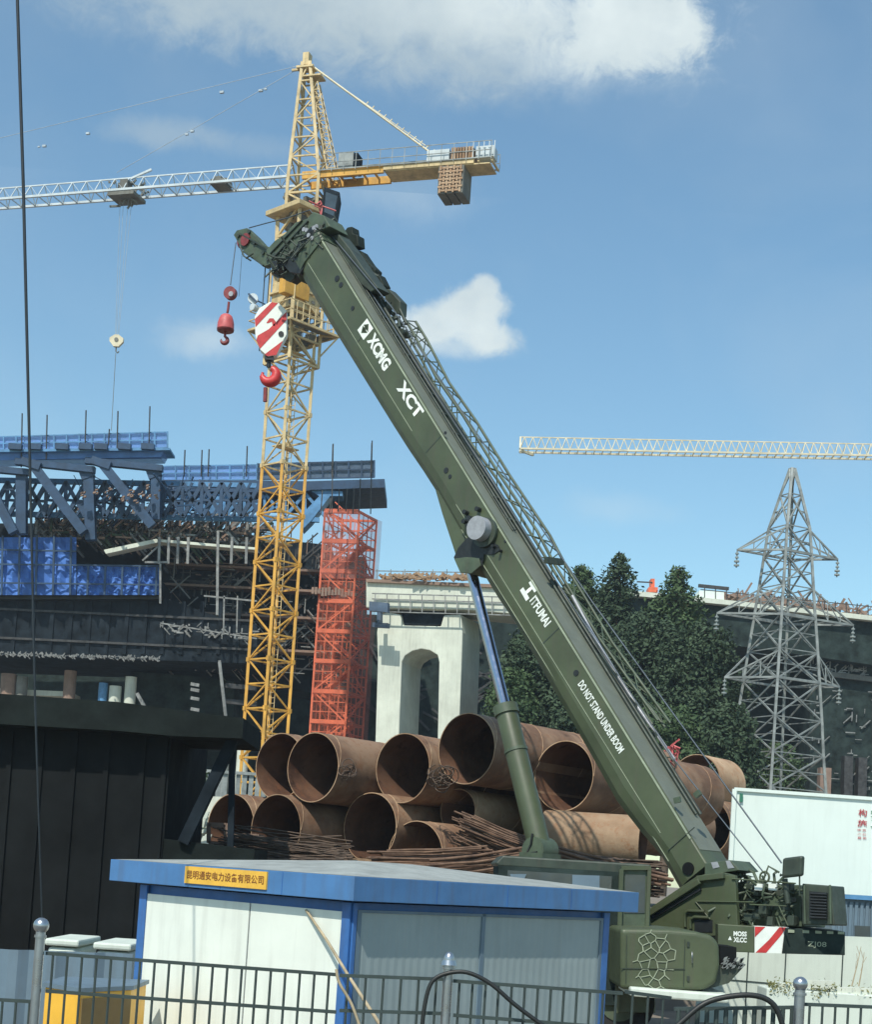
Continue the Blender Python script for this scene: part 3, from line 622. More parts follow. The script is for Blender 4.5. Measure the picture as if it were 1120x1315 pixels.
# top face rails and hose tracks
b = MB()
for o_, hh, r in ((.42, .03, .016), (.48, .05, .022), (.64, .05, .03), (.78, .06, .035)):
    b.tube(A0+AXB*(BL*.46 if o_ < .5 else .5)-NS*o_*BW/.86+NU*hh, A0+AXB*(BL-.1)-NS*o_+NU*hh, r, 6)
for s in [BL*.48+i*.62 for i in range(13)]:
    b.box(A0+AXB*s-NS*.72*BW+NU*.03, AXB*.02, NS*.2, NU*.03)
b.build('hose_track', 'olive_dark', boom)
b = MB(); b.bar(S(700, 720, -.25)+NU*.02, S(720, 724, -.75)+NU*.05, .10, .12); b.build('top_lug', 'olive_dark', boom)
b = MB(); b.bar(S(893, 1022, 0), S(893, 1022, 0)+NU*.12, .10, .08, hint=NS); b.bar(S(866, 1028, .02)-AXB*0, S(874, 1026, .02), .05, .1); b.build('lifting_lug', 'olive_mid', boom)
# holes, small fittings on the side
b = MB()
for px, py, r in ((433, 358, .07), (438, 366, .06), (453, 396, .05), (572, 556, .035), (573, 604, .06), (578, 612, .045), (740, 864, .06), (649, 695, .03)):
    b.disc(S(px, py, .004), NS, r, .014, 14)
b.build('inspection_hole', 'blackp', boom)
b = MB(); b.disc(S(884, 1115, .01), NS, .115, .03, 26); b.build('pivot_hole', 'netblack', boom)
# cylinder bracket on the belly
b = MB(); br = [(559, 629), (568, 660), (585, 712), (594, 734), (607, 737), (619, 727), (640, 735), (655, 700), (600, 640)]
b.prism([S(x, y, -.10) for x, y in br], -NS*(BW-.2)); brk = b.build('cylinder_bracket', 'olive', crane, bevel=.01)
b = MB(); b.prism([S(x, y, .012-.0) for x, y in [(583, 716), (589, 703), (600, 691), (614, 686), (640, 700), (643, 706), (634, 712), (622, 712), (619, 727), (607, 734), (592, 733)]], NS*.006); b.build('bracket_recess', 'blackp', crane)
b = MB(); b.prism([S(x, y, .0) for x, y in [(585, 718), (600, 716), (617, 717), (619, 727), (607, 737), (593, 736)]], NS*.05); b.build('cylinder_clevis', 'olive_mid', crane, bevel=.008)
c0 = S(622, 680, 0)
b = MB(); b.disc(c0+NS*.14-AXB*.03, NS, .24, .30, 32); b.build('pin_cap', 'greyend', crane, bevel=.012)
b = MB(); b.disc(c0+NS*.04-AXB*.10, NS, .30, .10, 32); b.build('pin_flange', 'olive_dark', crane, bevel=.01)
b = MB()
for dx, dy, r in ((-24, -22, .05), (-18, -14, .06), (-25, -10, .05), (-20, -5, .04), (-8, -26, .05), (12, 22, .035), (20, 27, .03)):
    b.disc(S(622+dx, 680+dy, .06), NS, r, .12, 8)
b.build('valve_block', 'blackp', crane)
# luffing cylinder in the boom's centre plane
CO = -BW*.42
ct = S(604, 728, CO); cb = S(694, 1092, CO); cm = S(649, 908, CO)
b = MB(); b.tube(ct, cm, .112, 28); b.build('cylinder_rod', 'chrome', crane)
b = MB(); dcy = (cb-cm).normalized(); b.path([cm, cm+dcy*.02, cb], [.2, .215, .225], 32); cyl = b.build('cylinder_barrel', 'olive', crane, bevel=.01)
b = MB(); b.tube(cm-dcy*.03, cm+dcy*.16, .25, 32); b.tube(cm+dcy*.9, cm+dcy*.96, .235, 32); b.build('cylinder_gland', 'olive_mid', crane, bevel=.01)
b = MB(); b.disc(cb, NS, .26, .5, 24); b.box(cb-Z*.25, Hd*.28, NS*.3, Z*.2); b.build('cylinder_foot', 'olive_mid', crane)
b = MB(); b.path([S(684, 1070, -.1), S(682, 1084, -.1), S(676, 1096, -.1), S(690, 1094, -.1)], .025, 8); b.build('hydraulic_hose', 'hose', crane)
# lettering
def boomtext(body, x0, y0, x1, y1, h, bold=.03, nm='lettering', mt='white', parent=None):
    return text(body, S(x0, y0), S(x1, y1), h, NS, mt, parent or boom, nm, .006, bold)
boomtext('XCMG', 471, 438, 493, 478, .28, .05)
lg = MB(); e1 = -AXB*.36; e2 = NU*.34; o = S(459, 424, .006)
for tri in ([(0, 0), (.92, 0), (.92, 1), (0, 1)],):
    lg.add([o+e1*u+e2*v for u, v in tri], [(0, 1, 2, 3)])
lg.build('logo', 'white', boom)
lg = MB(); o2 = o+NS*.004
lg.add([o2+e1*u+e2*v for u, v in ((.12, .5), (.40, .12), (.80, .5), (.74, .5), (.40, .20), (.20, .5))], [(0, 1, 2, 5), (2, 3, 4, 5)])
lg.add([o2+e1*u+e2*v for u, v in ((.12, .56), (.40, .90), (.80, .56), (.70, .56), (.40, .80), (.24, .56))], [(5, 2, 1, 0), (5, 4, 3, 2)])
lg.add([o2+e1*u+e2*v for u, v in ((.40, .36), (.56, .52), (.40, .68), (.30, .52))], [(0, 1, 2, 3)])
lg.build('logo_mark', 'olive', boom)
boomtext('XCT', 509, 499, 535, 540, .27, .04)
boomtext('工', 668, 758, 676, 772, .34, .09); boomtext('ITFUMAI', 680, 772, 700, 806, .19, .03)
boomtext('DO NOT STAND UNDER BOOM', 742, 879, 795, 968, .155, .028)
# boom head
HO = -.12
def head(mb, pts, off=HO, th=.62): mb.prism([S(x, y, off) for x, y in pts], -NS*th)
b = MB(); head(b, [(341, 322), (352, 310), (366, 300), (379, 286), (394, 281), (402, 272), (416, 277), (424, 291), (404, 300), (392, 312), (383, 322), (370, 335), (352, 338), (346, 334)]); hd = b.build('boom_head', 'olive_mid', crane, bevel=.02)
b = MB(); head(b, [(346, 336), (370, 334), (384, 320), (410, 300), (414, 308), (398, 330), (385, 352), (372, 350), (364, 341), (350, 352)], -.02, .8); b.build('head_frame', 'blackp', crane, bevel=.01)
b = MB()
for px, py, r in ((360, 345, .24), (374, 352, .2), (412, 290, .22), (400, 300, .16)):
    for k in (0, .2, .4): b.disc(S(px, py, -.25-k), NS, r*.92, .08, 20)
b.build('head_sheave', 'olive_dark', crane)
b = MB(); head(b, [(300, 302), (304, 296), (317, 293), (329, 304), (338, 314), (346, 318), (350, 338), (338, 343), (326, 333), (316, 327), (308, 316)], -.2, .16); head(b, [(300, 302), (304, 296), (317, 293), (329, 304), (338, 314), (346, 318), (350, 338), (338, 343), (326, 333), (316, 327), (308, 316)], -.55, .12); b.build('rooster_arm', 'olive_mid', crane, bevel=.01)
b = MB(); b.disc(S(315, 308, -.17), NS, .15, .04, 24); b.disc(S(315, 308, -.45), NS, .24, .1, 24); b.build('rooster_sheave', 'darkred', crane)
b = MB()
for x, y in ((306, 303), (327, 312), (338, 325), (344, 333), (320, 298)): b.disc(S(x, y, -.18), NS, .045, .05, 12)
b.bar(S(308, 300, -.17), S(345, 321, -.17), .03, .05, hint=NS); b.bar(S(312, 323, -.17), S(338, 341, -.17), .03, .05, hint=NS); b.path([S(308, 316, -.15), S(313, 329, -.15), S(322, 335, -.15)], .02, 6); b.tube(S(316, 332, -.1), S(325, 326, -.1), .02, 6); b.build('arm_rib', 'olive_dark', crane)
b = MB()
for x, y, r in ((352, 328, .06), (366, 318, .05), (380, 302, .07), (393, 292, .05), (372, 328, .05)): b.disc(S(x, y, -.11), NS, r, .04, 14)
b.bar(S(349, 334, -.1), S(396, 284, -.1), .03, .06, hint=NS); b.bar(S(347, 326, -.1), S(388, 283, -.1), .02, .04, hint=NS); b.build('head_rib', 'olive_dark', crane)
b = MB()
rd = random.Random(5)
for i in range(60):
    x = 350+rd.random()*66; y = 345-(x-350)*.75+rd.gauss(0, 6); q = S(x, y, rd.uniform(-.05, .05)); b.tube(q, q+V((rd.gauss(0, .16), rd.gauss(0, .1), rd.gauss(0, .16))), rd.uniform(.012, .03), 6)
b.build('head_fittings', 'olive_dark', crane)
b = MB()
for i in range(7):
    q = S(400+rd.gauss(0, 9), 300+rd.gauss(0, 7), .05); b.disc(q, NS, .05, .03, 10)
b.build('reflector', 'greyend', crane)
b = MB(); b.path([S(320, 293, -.4), S(342, 287, -.4), S(370, 280, -.4), S(398, 270, -.4)], .013, 6); b.path([S(398, 270, -.4), S(500, 400, -.4)+NU*.1, S(640, 610, -.4)+NU*.12, S(750, 785, -.4)+NU*.25, S(1004, 1108, -.4)], .014, 6); b.path([S(418, 285, -.5), S(700, 735, -.6)+NU*.1, S(866, 975, -.7), S(984, 1124, -.5)], .012, 6); b.build('hoist_rope', 'ropegrey', crane)
b = MB()
for i in range(5):
    q = S(411+rd.gauss(0, 3), 272+rd.gauss(0, 8), -.4); b.path([q, q+V((rd.gauss(0, .2), 0, rd.gauss(0, .2))), q+V((rd.gauss(0, .15), 0, rd.gauss(0, .3)))], .02, 5)
b.build('rope_end', 'pinkred', crane)
b = MB()
for x in (341, 347): b.tube(S(x, 340, -.4), V((S(x, 340, -.4).x, S(x, 340, -.4).y, P(x-3, 394, 33).z)), .014, 6)
b.build('hoist_rope', 'ropegrey', crane)
# bulky gear along the far top edge (folded jib root)
FO = -BW-.35
b = MB(); 
for pl_, o_ in (([(440, 300), (446, 292), (452, 291), (453, 300), (459, 302), (460, 316), (452, 318)], 0), ([(452, 322), (463, 322), (474, 338), (482, 346), (480, 356), (468, 352)], -.12), ([(470, 348), (486, 352), (493, 366), (488, 374), (478, 368)], .1), ([(492, 372), (499, 371), (514, 387), (513, 404), (507, 402), (495, 388)], 0)):
    b.prism([S(x, y, FO+o_) for x, y in pl_], -NS*.25); b.build('jib_root', 'olive_dark', crane, bevel=.02)
b = MB(); b.prism([S(x, y, -BW*.5) for x, y in [(424, 304), (434, 300), (450, 320), (466, 344), (486, 370), (476, 375), (462, 364), (447, 345), (432, 320)]], -NS*.4); b.build('hose_guard', 'olive_dark', crane, bevel=.02)
b = MB()
for i in range(190):
    t = rd.random(); x = 422+t*105+rd.gauss(0, 4); y = 290+t*150+rd.gauss(0, 4); q = S(x, y, -BW-rd.uniform(0, .4)); b.tube(q, q+AXB*rd.gauss(0, .18)+NU*rd.gauss(0, .09)+NS*rd.gauss(0, .08), rd.uniform(.012, .04), 6)
for t in (.1, .35, .6, .9):
    q = S(455+t*70, 325+t*115, -BW-.1); b.disc(q, NS, .09, .2, 12)
b.build('jib_fittings', 'olive_dark', crane)
# folded lattice jib
b = MB(); outer = [(517, 405), (531, 428), (560, 484), (595, 534), (638, 604), (690, 682), (712, 724), (770, 820), (845, 925)]
inner = [(505, 420), (520, 445), (545, 494), (585, 558), (624, 612), (672, 690), (700, 736), (760, 826), (838, 930)]
fo = [S(x, y, FO) for x, y in outer]; fi = [S(x, y, FO) for x, y in inner]; go = [p-NS*.45 for p in fo]; gi = [p-NS*.45 for p in fi]
for ln in (fo, fi, go, gi):
    for p, q in zip(ln, ln[1:]): b.tube(p, q, .030, 6)
def at(ln, t):
    t *= len(ln)-1; i = min(int(t), len(ln)-2); return ln[i].lerp(ln[i+1], t-i)
nb = 26
for i in range(nb):
    t0, t1 = i/nb, (i+1)/nb
    for A_, B_ in ((fo, fi), (go, gi), (fo, go)):
        p, q = (at(A_, t0), at(B_, t1)) if i % 2 else (at(B_, t0), at(A_, t1)); b.tube(p, q, .014, 5)
b.build('folding_jib', 'olive_mid', crane)
b = MB(); b.path([S(x, y, -BW-.05) for x, y in [(735, 765), (760, 812), (790, 862), (822, 912), (852, 955), (866, 975)]], .035, 8); b.build('jib_strut', 'greyend', crane)
b = MB()
for t in range(7):
    x = 700+t*25; y = 745+t*38; q = S(x, y, -BW); b.path([q, q+NU*.15-AXB*.1, q+NU*.18-AXB*.3, q-AXB*.4], .014, 5)
b.build('loose_hose', 'olive_dark', crane)
b = MB()
for i in range(12):
    q = S(864+rd.gauss(0, 2.5), 966+rd.uniform(-10, 22)*1., -BW-.1); b.path([q, q+V((rd.gauss(0, .09), 0, rd.gauss(0, .12))), q+V((rd.gauss(0, .07), 0, rd.gauss(0, .12)))], .018, 5)
b.build('red_sling', 'pinkred', crane)
# ---- superstructure
SO = -.1
def plate(mb, pts, off, th, bevel=0): mb.prism([S(x, y, off) for x, y in pts], -NS*th)
b = MB(); plate(b, [(838, 1163), (893, 1126), (905, 1122), (944, 1124), (948, 1200), (838, 1205), (838, 1300), (800, 1300), (800, 1200)], .10, .10); plate(b, [(838, 1163), (893, 1126), (905, 1122), (944, 1124), (948, 1200), (838, 1205), (838, 1300), (800, 1300), (800, 1200)], -BW-.1, .10)
b.build('turntable_frame', 'olive', crane, bevel=.01)
b = MB(); b.bar(S(836, 1172, .15), S(900, 1131, .15), .10, .13, hint=NS); b.bar(S(896, 1128, .15), S(930, 1124, .15), .10, .10, hint=NS); b.build('frame_flange', 'olive', crane, bevel=.01)
b = MB(); b.bar(S(838, 1178, .125), S(900, 1141, .125), .05, .05, hint=NS); b.build('frame_groove', 'blackp', crane)
b = MB(); plate(b, [(905, 1108), (938, 1104), (950, 1117), (930, 1120), (946, 1124), (905, 1126)], .0, .7); b.build('boom_foot_guard', 'olive_mid', crane, bevel=.01)
b = MB(); plate(b, [(913, 1107), (921, 1106), (924, 1113), (916, 1115)], .01, .02); plate(b, [(932, 1105), (937, 1105), (943, 1114), (935, 1115)], .01, .02); b.build('step_plate', 'greyend', crane)
# deck body behind
b = MB(); plate(b, [(905, 1130), (1028, 1136), (1030, 1190), (925, 1188), (905, 1165)], -.42, .9); b.build('machine_deck', 'olive_mid', crane, bevel=.02)
b = MB()
for i in range(95):
    x = rd.uniform(912, 1024); y = rd.uniform(1130, 1184); q = S(x, y, rd.uniform(-.5, -.05)); pts = [q]
    for k in range(3): pts.append(pts[-1]+V((rd.gauss(.02, .10), rd.gauss(0, .03), rd.gauss(0, .09))))
    b.path(pts, rd.uniform(.010, .028), 6)
b.build('hydraulic_hose', 'olive_mid', crane)
b = MB()
for i in range(40):
    x = rd.uniform(912, 1024); y = rd.uniform(1132, 1184); q = S(x, y, rd.uniform(-.4, -.1)); s_ = rd.uniform(.03, .09); b.box(q, Hd*s_, NS*s_, Z*s_*rd.uniform(.6, 1.4))
b.build('valve_block', 'olive_dark', crane, bevel=.008)
b = MB()
for ln in ([(893, 1157), (968, 1158)], [(963, 1161), (1010, 1163)], [(940, 1128), (1022, 1134)], [(893, 1157), (912, 1180)], [(1000, 1162), (1012, 1188)]):
    b.path([S(x, y, .12) for x, y in ln], .013, 8)
b.path([S(x, y, .14) for x, y in [(880, 1190), (880, 1172), (884, 1169), (905, 1170)]], .03, 8); b.path([S(x, y, .14) for x, y in [(887, 1192), (887, 1180), (892, 1177), (910, 1178)]], .03, 8)
b.build('handrail', 'olive', crane)
b = MB(); plate(b, [(892, 1180), (915, 1181), (915, 1197), (892, 1196)], .11, .02); b.build('step_opening', 'blackp', crane)
b = MB()
for x in (974, 992): plate(b, [(x-5, 1134), (x+5, 1134.5), (x+5, 1143), (x-5, 1142.5)], .02, .04)
b.build('label_plate', 'white', crane)
b = MB(); pts = [S(982+6*math.cos(t*math.pi/6), 1126+7*math.sin(t*math.pi/6), -.2) for t in range(13)]; b.path(pts, .02, 6); b.build('lifting_eye', 'olive', crane)
# winch
b = MB(); b.prism([S(1030, 1134, -.1), S(1068, 1137, -.1), S(1072, 1188, -.1), S(1030, 1187, -.1)], -NS*.5); wb = b.build('winch_housing', 'olive_dark', crane, bevel=.02)
b = MB(); b.prism([S(1040, 1144, -.09), S(1063, 1146, -.09), S(1063, 1180, -.09), S(1040, 1179, -.09)], -NS*.0+NS*.02); b.build('winch_drum', 'blackp', crane)
b = MB()
for i in range(9): b.tube(S(1041, 1147+i*3.8, -.04), S(1062, 1148+i*3.8, -.04), .020, 6)
b.build('winch_rope', 'blackp', crane)
b = MB()
for x in (1033, 1066): b.tube(S(x, 1136, -.05), S(x+1, 1186, -.05), .02, 6)
b.build('winch_frame', 'olive_mid', crane)
# work lamp / mirror
b = MB(); c = S(1019, 1113, .1); b.box(c, (S(1032, 1113, .1)-c)+Z*.02, NS*.06, Z*.17); b.build('work_mirror', 'olive_dark', crane, bevel=.04)
b = MB(); b.path([S(1027, 1124, .1), S(1027, 1150, .1)], .014, 6); b.path([S(1008, 1128, 0), S(1010, 1145, 0), S(1012, 1160, 0)], .05, 8); b.build('mirror_stalk', 'olive_dark', crane)
# counterweight
cwn = V((-.10, -1, 0)).normalized(); cwx = V((1, -.10, 0)).normalized(); cw0 = P(922, 1188, 26.6)
def CW(px, py, o=0): return rayplane(px, py, cw0+cwn*o, cwn)
b = MB(); b.prism([CW(922, 1221), CW(969, 1223), CW(969, 1189), CW(922, 1186)], -cwn*1.6); cwt = b.build('counterweight', 'olive', crane, bevel=.012)
b = MB(); b.prism([CW(969.3, 1223), CW(1013, 1224), CW(1013, 1190.3), CW(969.3, 1189)], -cwn*1.6); b.build('hazard_stripe_panel', 'white', crane)
b = MB()
def strp(pts): b.add([CW(x, y, .005) for x, y in pts], [tuple(range(len(pts)))])
strp([(969.6, 1189.3), (983, 1189.8), (969.6, 1203)]); strp([(1001, 1190.2), (1010, 1190.6), (1003, 1201), (984, 1223), (970.5, 1222.7), (988, 1206)])
b.build('red_stripe', 'red', crane)
b = MB(); b.prism([CW(1004, 1224), CW(1085, 1226), CW(1085, 1196), CW(1008, 1191)][::1], cwn*.03); b.prism([CW(1013.5, 1224), CW(1085, 1226), CW(1085, 1196), CW(1013.5, 1191)], -cwn*1.6); cwd = b.build('counterweight_end', 'netdarkg', crane, bevel=.01)
def cwtext(body, x0, y0, x1, y1, h, par, bold=.02, push=.008, mt='white'): return text(body, CW(x0, y0), CW(x1, y1), h, cwn, mt, par, push=push, bold=bold)
cwtext('▲', 935, 1206.5, 940, 1206.8, .07, cwt); cwtext('MOSS', 942, 1201.5, 959, 1202.3, .085, cwt, .04); cwtext('XLCC', 942, 1209.3, 959, 1210, .085, cwt, .04)
cwtext('ZJ08', 1037, 1216.5, 1061, 1217.5, .11, cwd, .0, .036, 'seam')
b = MB()
for x in (1012, 1031, 1047, 1062, 1076): b.prism([CW(x, 1197+(x-1012)*.03, .02), CW(x+8, 1197.3+(x-1012)*.03, .02), CW(x+8, 1193.6+(x-1012)*.04, .02), CW(x, 1193+(x-1012)*.04, .02)], cwn*.03)
b.build('bolt_row', 'seam', crane)
# operator's cab behind the kiosk
cy = 26.2
def CB(px, py, y=cy): return P(px, py, y)
b = MB(); b.prism([CB(636, 1108), CB(646, 1098), CB(806, 1108), CB(836, 1110), CB(838, 1118), CB(800, 1122), CB(640, 1112)], (0, 2.2, 0)); b.build('cab_roof', 'olive_dark', crane, bevel=.03)
b = MB(); b.prism([CB(640, 1111), CB(798, 1119), CB(792, 1290), CB(640, 1290)], (0, 2.1, 0)); b.build('cab_body', 'netdarkg', crane)
b = MB(); b.prism([CB(652, 1117, cy-.01), CB(786, 1125, cy-.01), CB(784, 1160, cy-.01), CB(652, 1160, cy-.01)], (0, -.015, 0)); b.build('cab_window', 'glass', crane)
b = MB(); b.prism([CB(735, 1123, cy-.04), CB(770, 1124, cy-.04), CB(770, 1150, cy-.04), CB(735, 1150, cy-.04)], (0, -.02, 0)); b.prism([CB(655, 1122, cy-.04), CB(676, 1122, cy-.04), CB(672, 1132, cy-.04), CB(658, 1131, cy-.04)], (0, -.02, 0)); b.build('cab_seat', 'corr', crane)
b = MB(); b.prism([CB(797, 1115, cy-.1), CB(836, 1115, cy-.1), CB(834, 1300, cy-.1), CB(790, 1300, cy-.1)], (0, 2, 0)); b.build('cab_door', 'olive_mid', crane, bevel=.015)
b = MB(); b.prism([CB(803, 1122, cy-.115), CB(829, 1123, cy-.115), CB(828, 1172, cy-.115), CB(802, 1172, cy-.115)], (0, .01, 0)); b.build('door_window', 'glass', crane)
b = MB(); b.bar(CB(798, 1116, cy-.16), CB(792, 1300, cy-.16), .07); b.bar(CB(834, 1114, cy-.14), CB(831, 1190, cy-.14), .06); b.bar(CB(798, 1114, cy-.14), CB(836, 1114, cy-.14), .07); b.build('cab_frame', 'olive', crane)
# carrier cab: rounded olive body with net pattern
ty = 24.6
b = MB(); sec = []
def carr(px, py, y=ty): return P(px, py, y)
outl = [(797, 1192), (860, 1193), (895, 1196), (915, 1201), (924, 1212), (925, 1240), (920, 1262), (905, 1271), (797, 1270)]
b.prism([carr(x, y) for x, y in outl], (0, 1.9, 0)); cc = b.build('carrier_cab', 'olive', crane, bevel=.07); cc.modifiers['bevel'].segments = 4
for p_ in cc.data.polygons: p_.use_smooth = False
b = MB(); b.prism([carr(906, 1240, ty+.2), carr(958, 1238, ty+.2), carr(936, 1262, ty+.2), carr(900, 1272, ty+.2)], (0, 1.2, 0)); b.build('cab_tail', 'olive_dark', crane)
b = MB(); b.prism([carr(925, 1214, ty+.25), carr(946, 1216, ty+.25), carr(946, 1240, ty+.25), carr(925, 1240, ty+.25)], (0, .8, 0)); b.build('side_box', 'netblack', crane)
b = MB()
for i in range(26):
    q = carr(rd.uniform(929, 953), rd.uniform(1230, 1242), ty+.15); b.box(q, V((rd.uniform(.01, .035), 0, .01)), V((0, .02, 0)), V((.01, 0, rd.uniform(.01, .03))))
b.build('cable_clips', 'galv', crane)
b = MB()   # net of cell outlines
seeds = [(x+rd.gauss(0, 2.6), y+rd.gauss(0, 2.6)) for j, y in enumerate(range(1184, 1284, 11)) for x in range(800+(j % 2)*6, 888, 12)]
def vor(seeds, inside):
    segs = {}
    for i, (sx, sy) in enumerate(seeds):
        poly = [(sx-20, sy-20), (sx+20, sy-20), (sx+20, sy+20), (sx-20, sy+20)]
        for j, (tx, ty_) in enumerate(seeds):
            if j == i or abs(tx-sx) > 40 or abs(ty_-sy) > 40: continue
            mx_, my_ = (sx+tx)/2, (sy+ty_)/2; nx, ny = tx-sx, ty_-sy; new = []
            for k in range(len(poly)):
                p, q = poly[k], poly[(k+1) % len(poly)]; dp = (p[0]-mx_)*nx+(p[1]-my_)*ny; dq = (q[0]-mx_)*nx+(q[1]-my_)*ny
                if dp <= 0: new.append(p)
                if dp*dq < 0: t = dp/(dp-dq); new.append((p[0]+(q[0]-p[0])*t, p[1]+(q[1]-p[1])*t))
            poly = new
            if not poly: break
        for k in range(len(poly)):
            p, q = poly[k], poly[(k+1) % len(poly)]; key = tuple(sorted(((round(p[0]), round(p[1])), (round(q[0]), round(q[1])))))
            if inside(p) and inside(q): segs[key] = (p, q)
    return segs.values()
for p, q in vor(seeds, lambda p: ((p[0]-841)/29)**2 + ((p[1]-1231)/42)**2 < 1.05 and p[1] > 1193):
    b.bar(carr(p[0], p[1], ty-.008), carr(q[0], q[1], ty-.008), .016, .012)
b.build('net_pattern', 'seam', crane)
b = MB(); b.bar(carr(797, 1243, ty-.01), carr(880, 1244, ty-.01), .012); b.bar(carr(880, 1206, ty-.01), carr(878, 1266, ty-.01), .01); b.bar(carr(805, 1200, ty-.01), carr(804, 1262, ty-.01), .01); b.build('panel_gap', 'olive_dark', crane)
b = MB(); b.path([carr(889, 1222, ty), carr(889, 1222, ty-.05), carr(889, 1236, ty-.05), carr(889, 1236, ty)], .008, 6); b.build('grab_handle', 'steel', crane)
for hx, hy in ((884, 1212), (884, 1256)):
    b = MB(); b.box(carr(hx, hy, ty-.01), (.02, 0, 0), (0, .012, 0), (0, 0, .04)); b.build('hinge', 'olive_dark', crane)
b = MB(); b.prism([carr(810, 1267, ty-.2), carr(938, 1277, ty-.2), carr(936, 1288, ty-.2), carr(810, 1279, ty-.2)], (0, 1.6, 0)); b.build('mudguard', 'hoard2', crane, bevel=.03)
# chassis and wheels (mostly hidden behind kiosk and fence)
b = MB(); b.box((-.2, 27.4, 1.05), (4.1, 0, 0), (0, 1.15, 0), (0, 0, .32)); b.build('chassis', 'olive_dark', crane, bevel=.03)
for wx in (-3.4, -1.9, 1.8, 3.3):
    for wy in (26.5, 28.3):
        b = MB(); b.disc((wx, wy, .6), (0, 1, 0), .6, .4, 28); wh = b.build('wheel', 'rubber', crane, bevel=.05)
        b = MB(); b.disc((wx, wy-.19, .6), (0, 1, 0), .32, .06, 20); b.build('rim', 'olive_mid', wh)
b = MB(); b.tube((A0.x-.6, A0.y+1.0, 1.3), (A0.x-.6, A0.y+1.0, 1.75), .8, 32); b.build('slewing_ring', 'blackp', crane)

# ---- hook block
HY = S(345, 335, -.4).y
def hk(px, py, y=HY): return P(px, py, y)
hb = thing('hook_block', hk(345, 425), 'red and white striped hook block hanging in front of the yellow tower crane', 'hook block')
oct_ = [(346, 388), (358, 389), (368, 399), (368, 430), (364, 437), (355, 456), (344, 458), (334, 449), (328, 432), (327, 407), (333, 396)]
b = MB(); b.prism([hk(x, y, HY-.12) for x, y in oct_], (0, .24, 0)); b.build('sheave_case', 'white', hb, bevel=.01)
b = MB()
def st(pts): b.add([hk(x, y, HY-.126) for x, y in pts], [tuple(range(len(pts)))])
st([(349, 388.3), (357, 389.3), (328.2, 420), (327.2, 410)]); st([(368, 400.5), (368, 411), (334, 448), (329, 437), (331, 431), (345, 423)]); st([(363.5, 437.5), (355, 456), (343, 457.5), (346, 449)][0:3]+[(340, 455)])
st([(342, 415), (346, 409), (351, 409), (354, 413), (353, 419), (350, 418), (349, 413), (345, 415)])
b.build('stripe', 'red', hb)
b = MB(); b.disc(hk(361, 429, HY-.13), (0, 1, 0), .065, .02, 12); b.build('sheave_pin', 'blackp', hb)
b = MB(); b.box(hk(346, 460), (.10, 0, 0), (0, .1, 0), (0, 0, .07)); b.tube(hk(346, 458), hk(345, 472), .05, 10); b.build('hook_collar', 'blackp', hb)
def hookmesh(mb, cx, cy, R_, th, y, sx=1):
    pts = []; rs = []
    for k in range(19):
        t = math.radians(80-k*15.5); rr = R_*(1 if k < 14 else 1)
        pts.append(hk(cx, cy, y)+V((sx*rr*math.cos(t), 0, rr*math.sin(t)))); rs.append(th*(.6+.55*math.sin(math.pi*min(1, k/16))) if k < 17 else th*.3)
    mb.path(pts, rs, 10)
b = MB(); hookmesh(b, 346, 482, .165, .115, HY); b.build('hook', 'red', hb)
b = MB(); b.tube(hk(341, 498), hk(340.5, 516), .05, 8); b.build('latch', 'darkred', hb)
# ---- aux hook
ab = thing('auxiliary_hook', hk(291, 410), 'small dark red ball hook hanging at the far left of the boom tip', 'hook')
b = MB(); b.disc(hk(296, 377), (0.3, 1, 0), .15, .13, 24); b.build('swivel_sheave', 'darkred', ab, bevel=.02)
b = MB(); b.disc(hk(297, 378, HY-.08), (0.3, 1, 0), .06, .06, 16); b.build('sheave_pin', 'greyend', ab)
b = MB(); b.path([hk(294, 388), hk(293, 397), hk(292, 402)], .03, 8); b.build('link', 'darkred', ab)
b = MB(); c = hk(290, 417)
vs_ = []; b.path([c+Z*.24, c+Z*.235, c+Z*.20, c+Z*.13, c+Z*.02, c-Z*.11], [.03, .09, .135, .165, .195, .20], 24); b.build('weight', 'pinkred', ab)
b = MB(); b.path([c-Z*.112, c-Z*.16, c-Z*.18], [.205, .195, .16], 24); b.build('weight_base', 'darkred', ab)
b = MB(); b.tube(c-Z*.18, c-Z*.3, .03, 8); hookmesh(b, 288, 437, .075, .045, HY); b.build('hook', 'darkred', ab)
b = MB(); q = S(303, 312, -.3); b.path([q, hk(296, 366)], .012, 6); q = S(311, 322, -.3); b.path([q, V((q.x, q.y, hk(310, 372).z))], .006, 5); b.build('hoist_rope', 'ropegrey', crane)
# ================================================================== white hoardings at the right
def wallpx(name, pts_top, zb, Y0, Y1, m_, label, cat, th=.08, seams=()):
    (x0, y0), (x1, y1) = pts_top; a = P(x0, y0, Y0); c = P(x1, y1, Y1); d = V((c.x-a.x, c.y-a.y, 0)).normalized(); n = V((d.y, -d.x, 0))
    t = thing(name, V(((a.x+c.x)/2, (a.y+c.y)/2, 0)), label, cat); b = MB()
    b.prism([V((a.x, a.y, zb)), V((c.x, c.y, zb)), c, a], -n*th); pn = b.build('panel', m_, t)
    for sx in seams:
        tt = (sx-x0)/(x1-x0); q = a.lerp(c, tt); b = MB(); b.box(V((q.x, q.y, (q.z+zb)/2))+n*.004, d*.012, n*.004, Z*((q.z-zb)/2)); b.build('seam', 'fence', pn)
    return t, a, c, n, pn
hb_, a, c, n, pn = wallpx('hoarding', ((943, 1013), (1300, 1038)), 0, 33.0, 33.6, 'hoard', 'tall white hoarding with red lettering behind the crane winch', 'hoarding', seams=(1150, 1250))
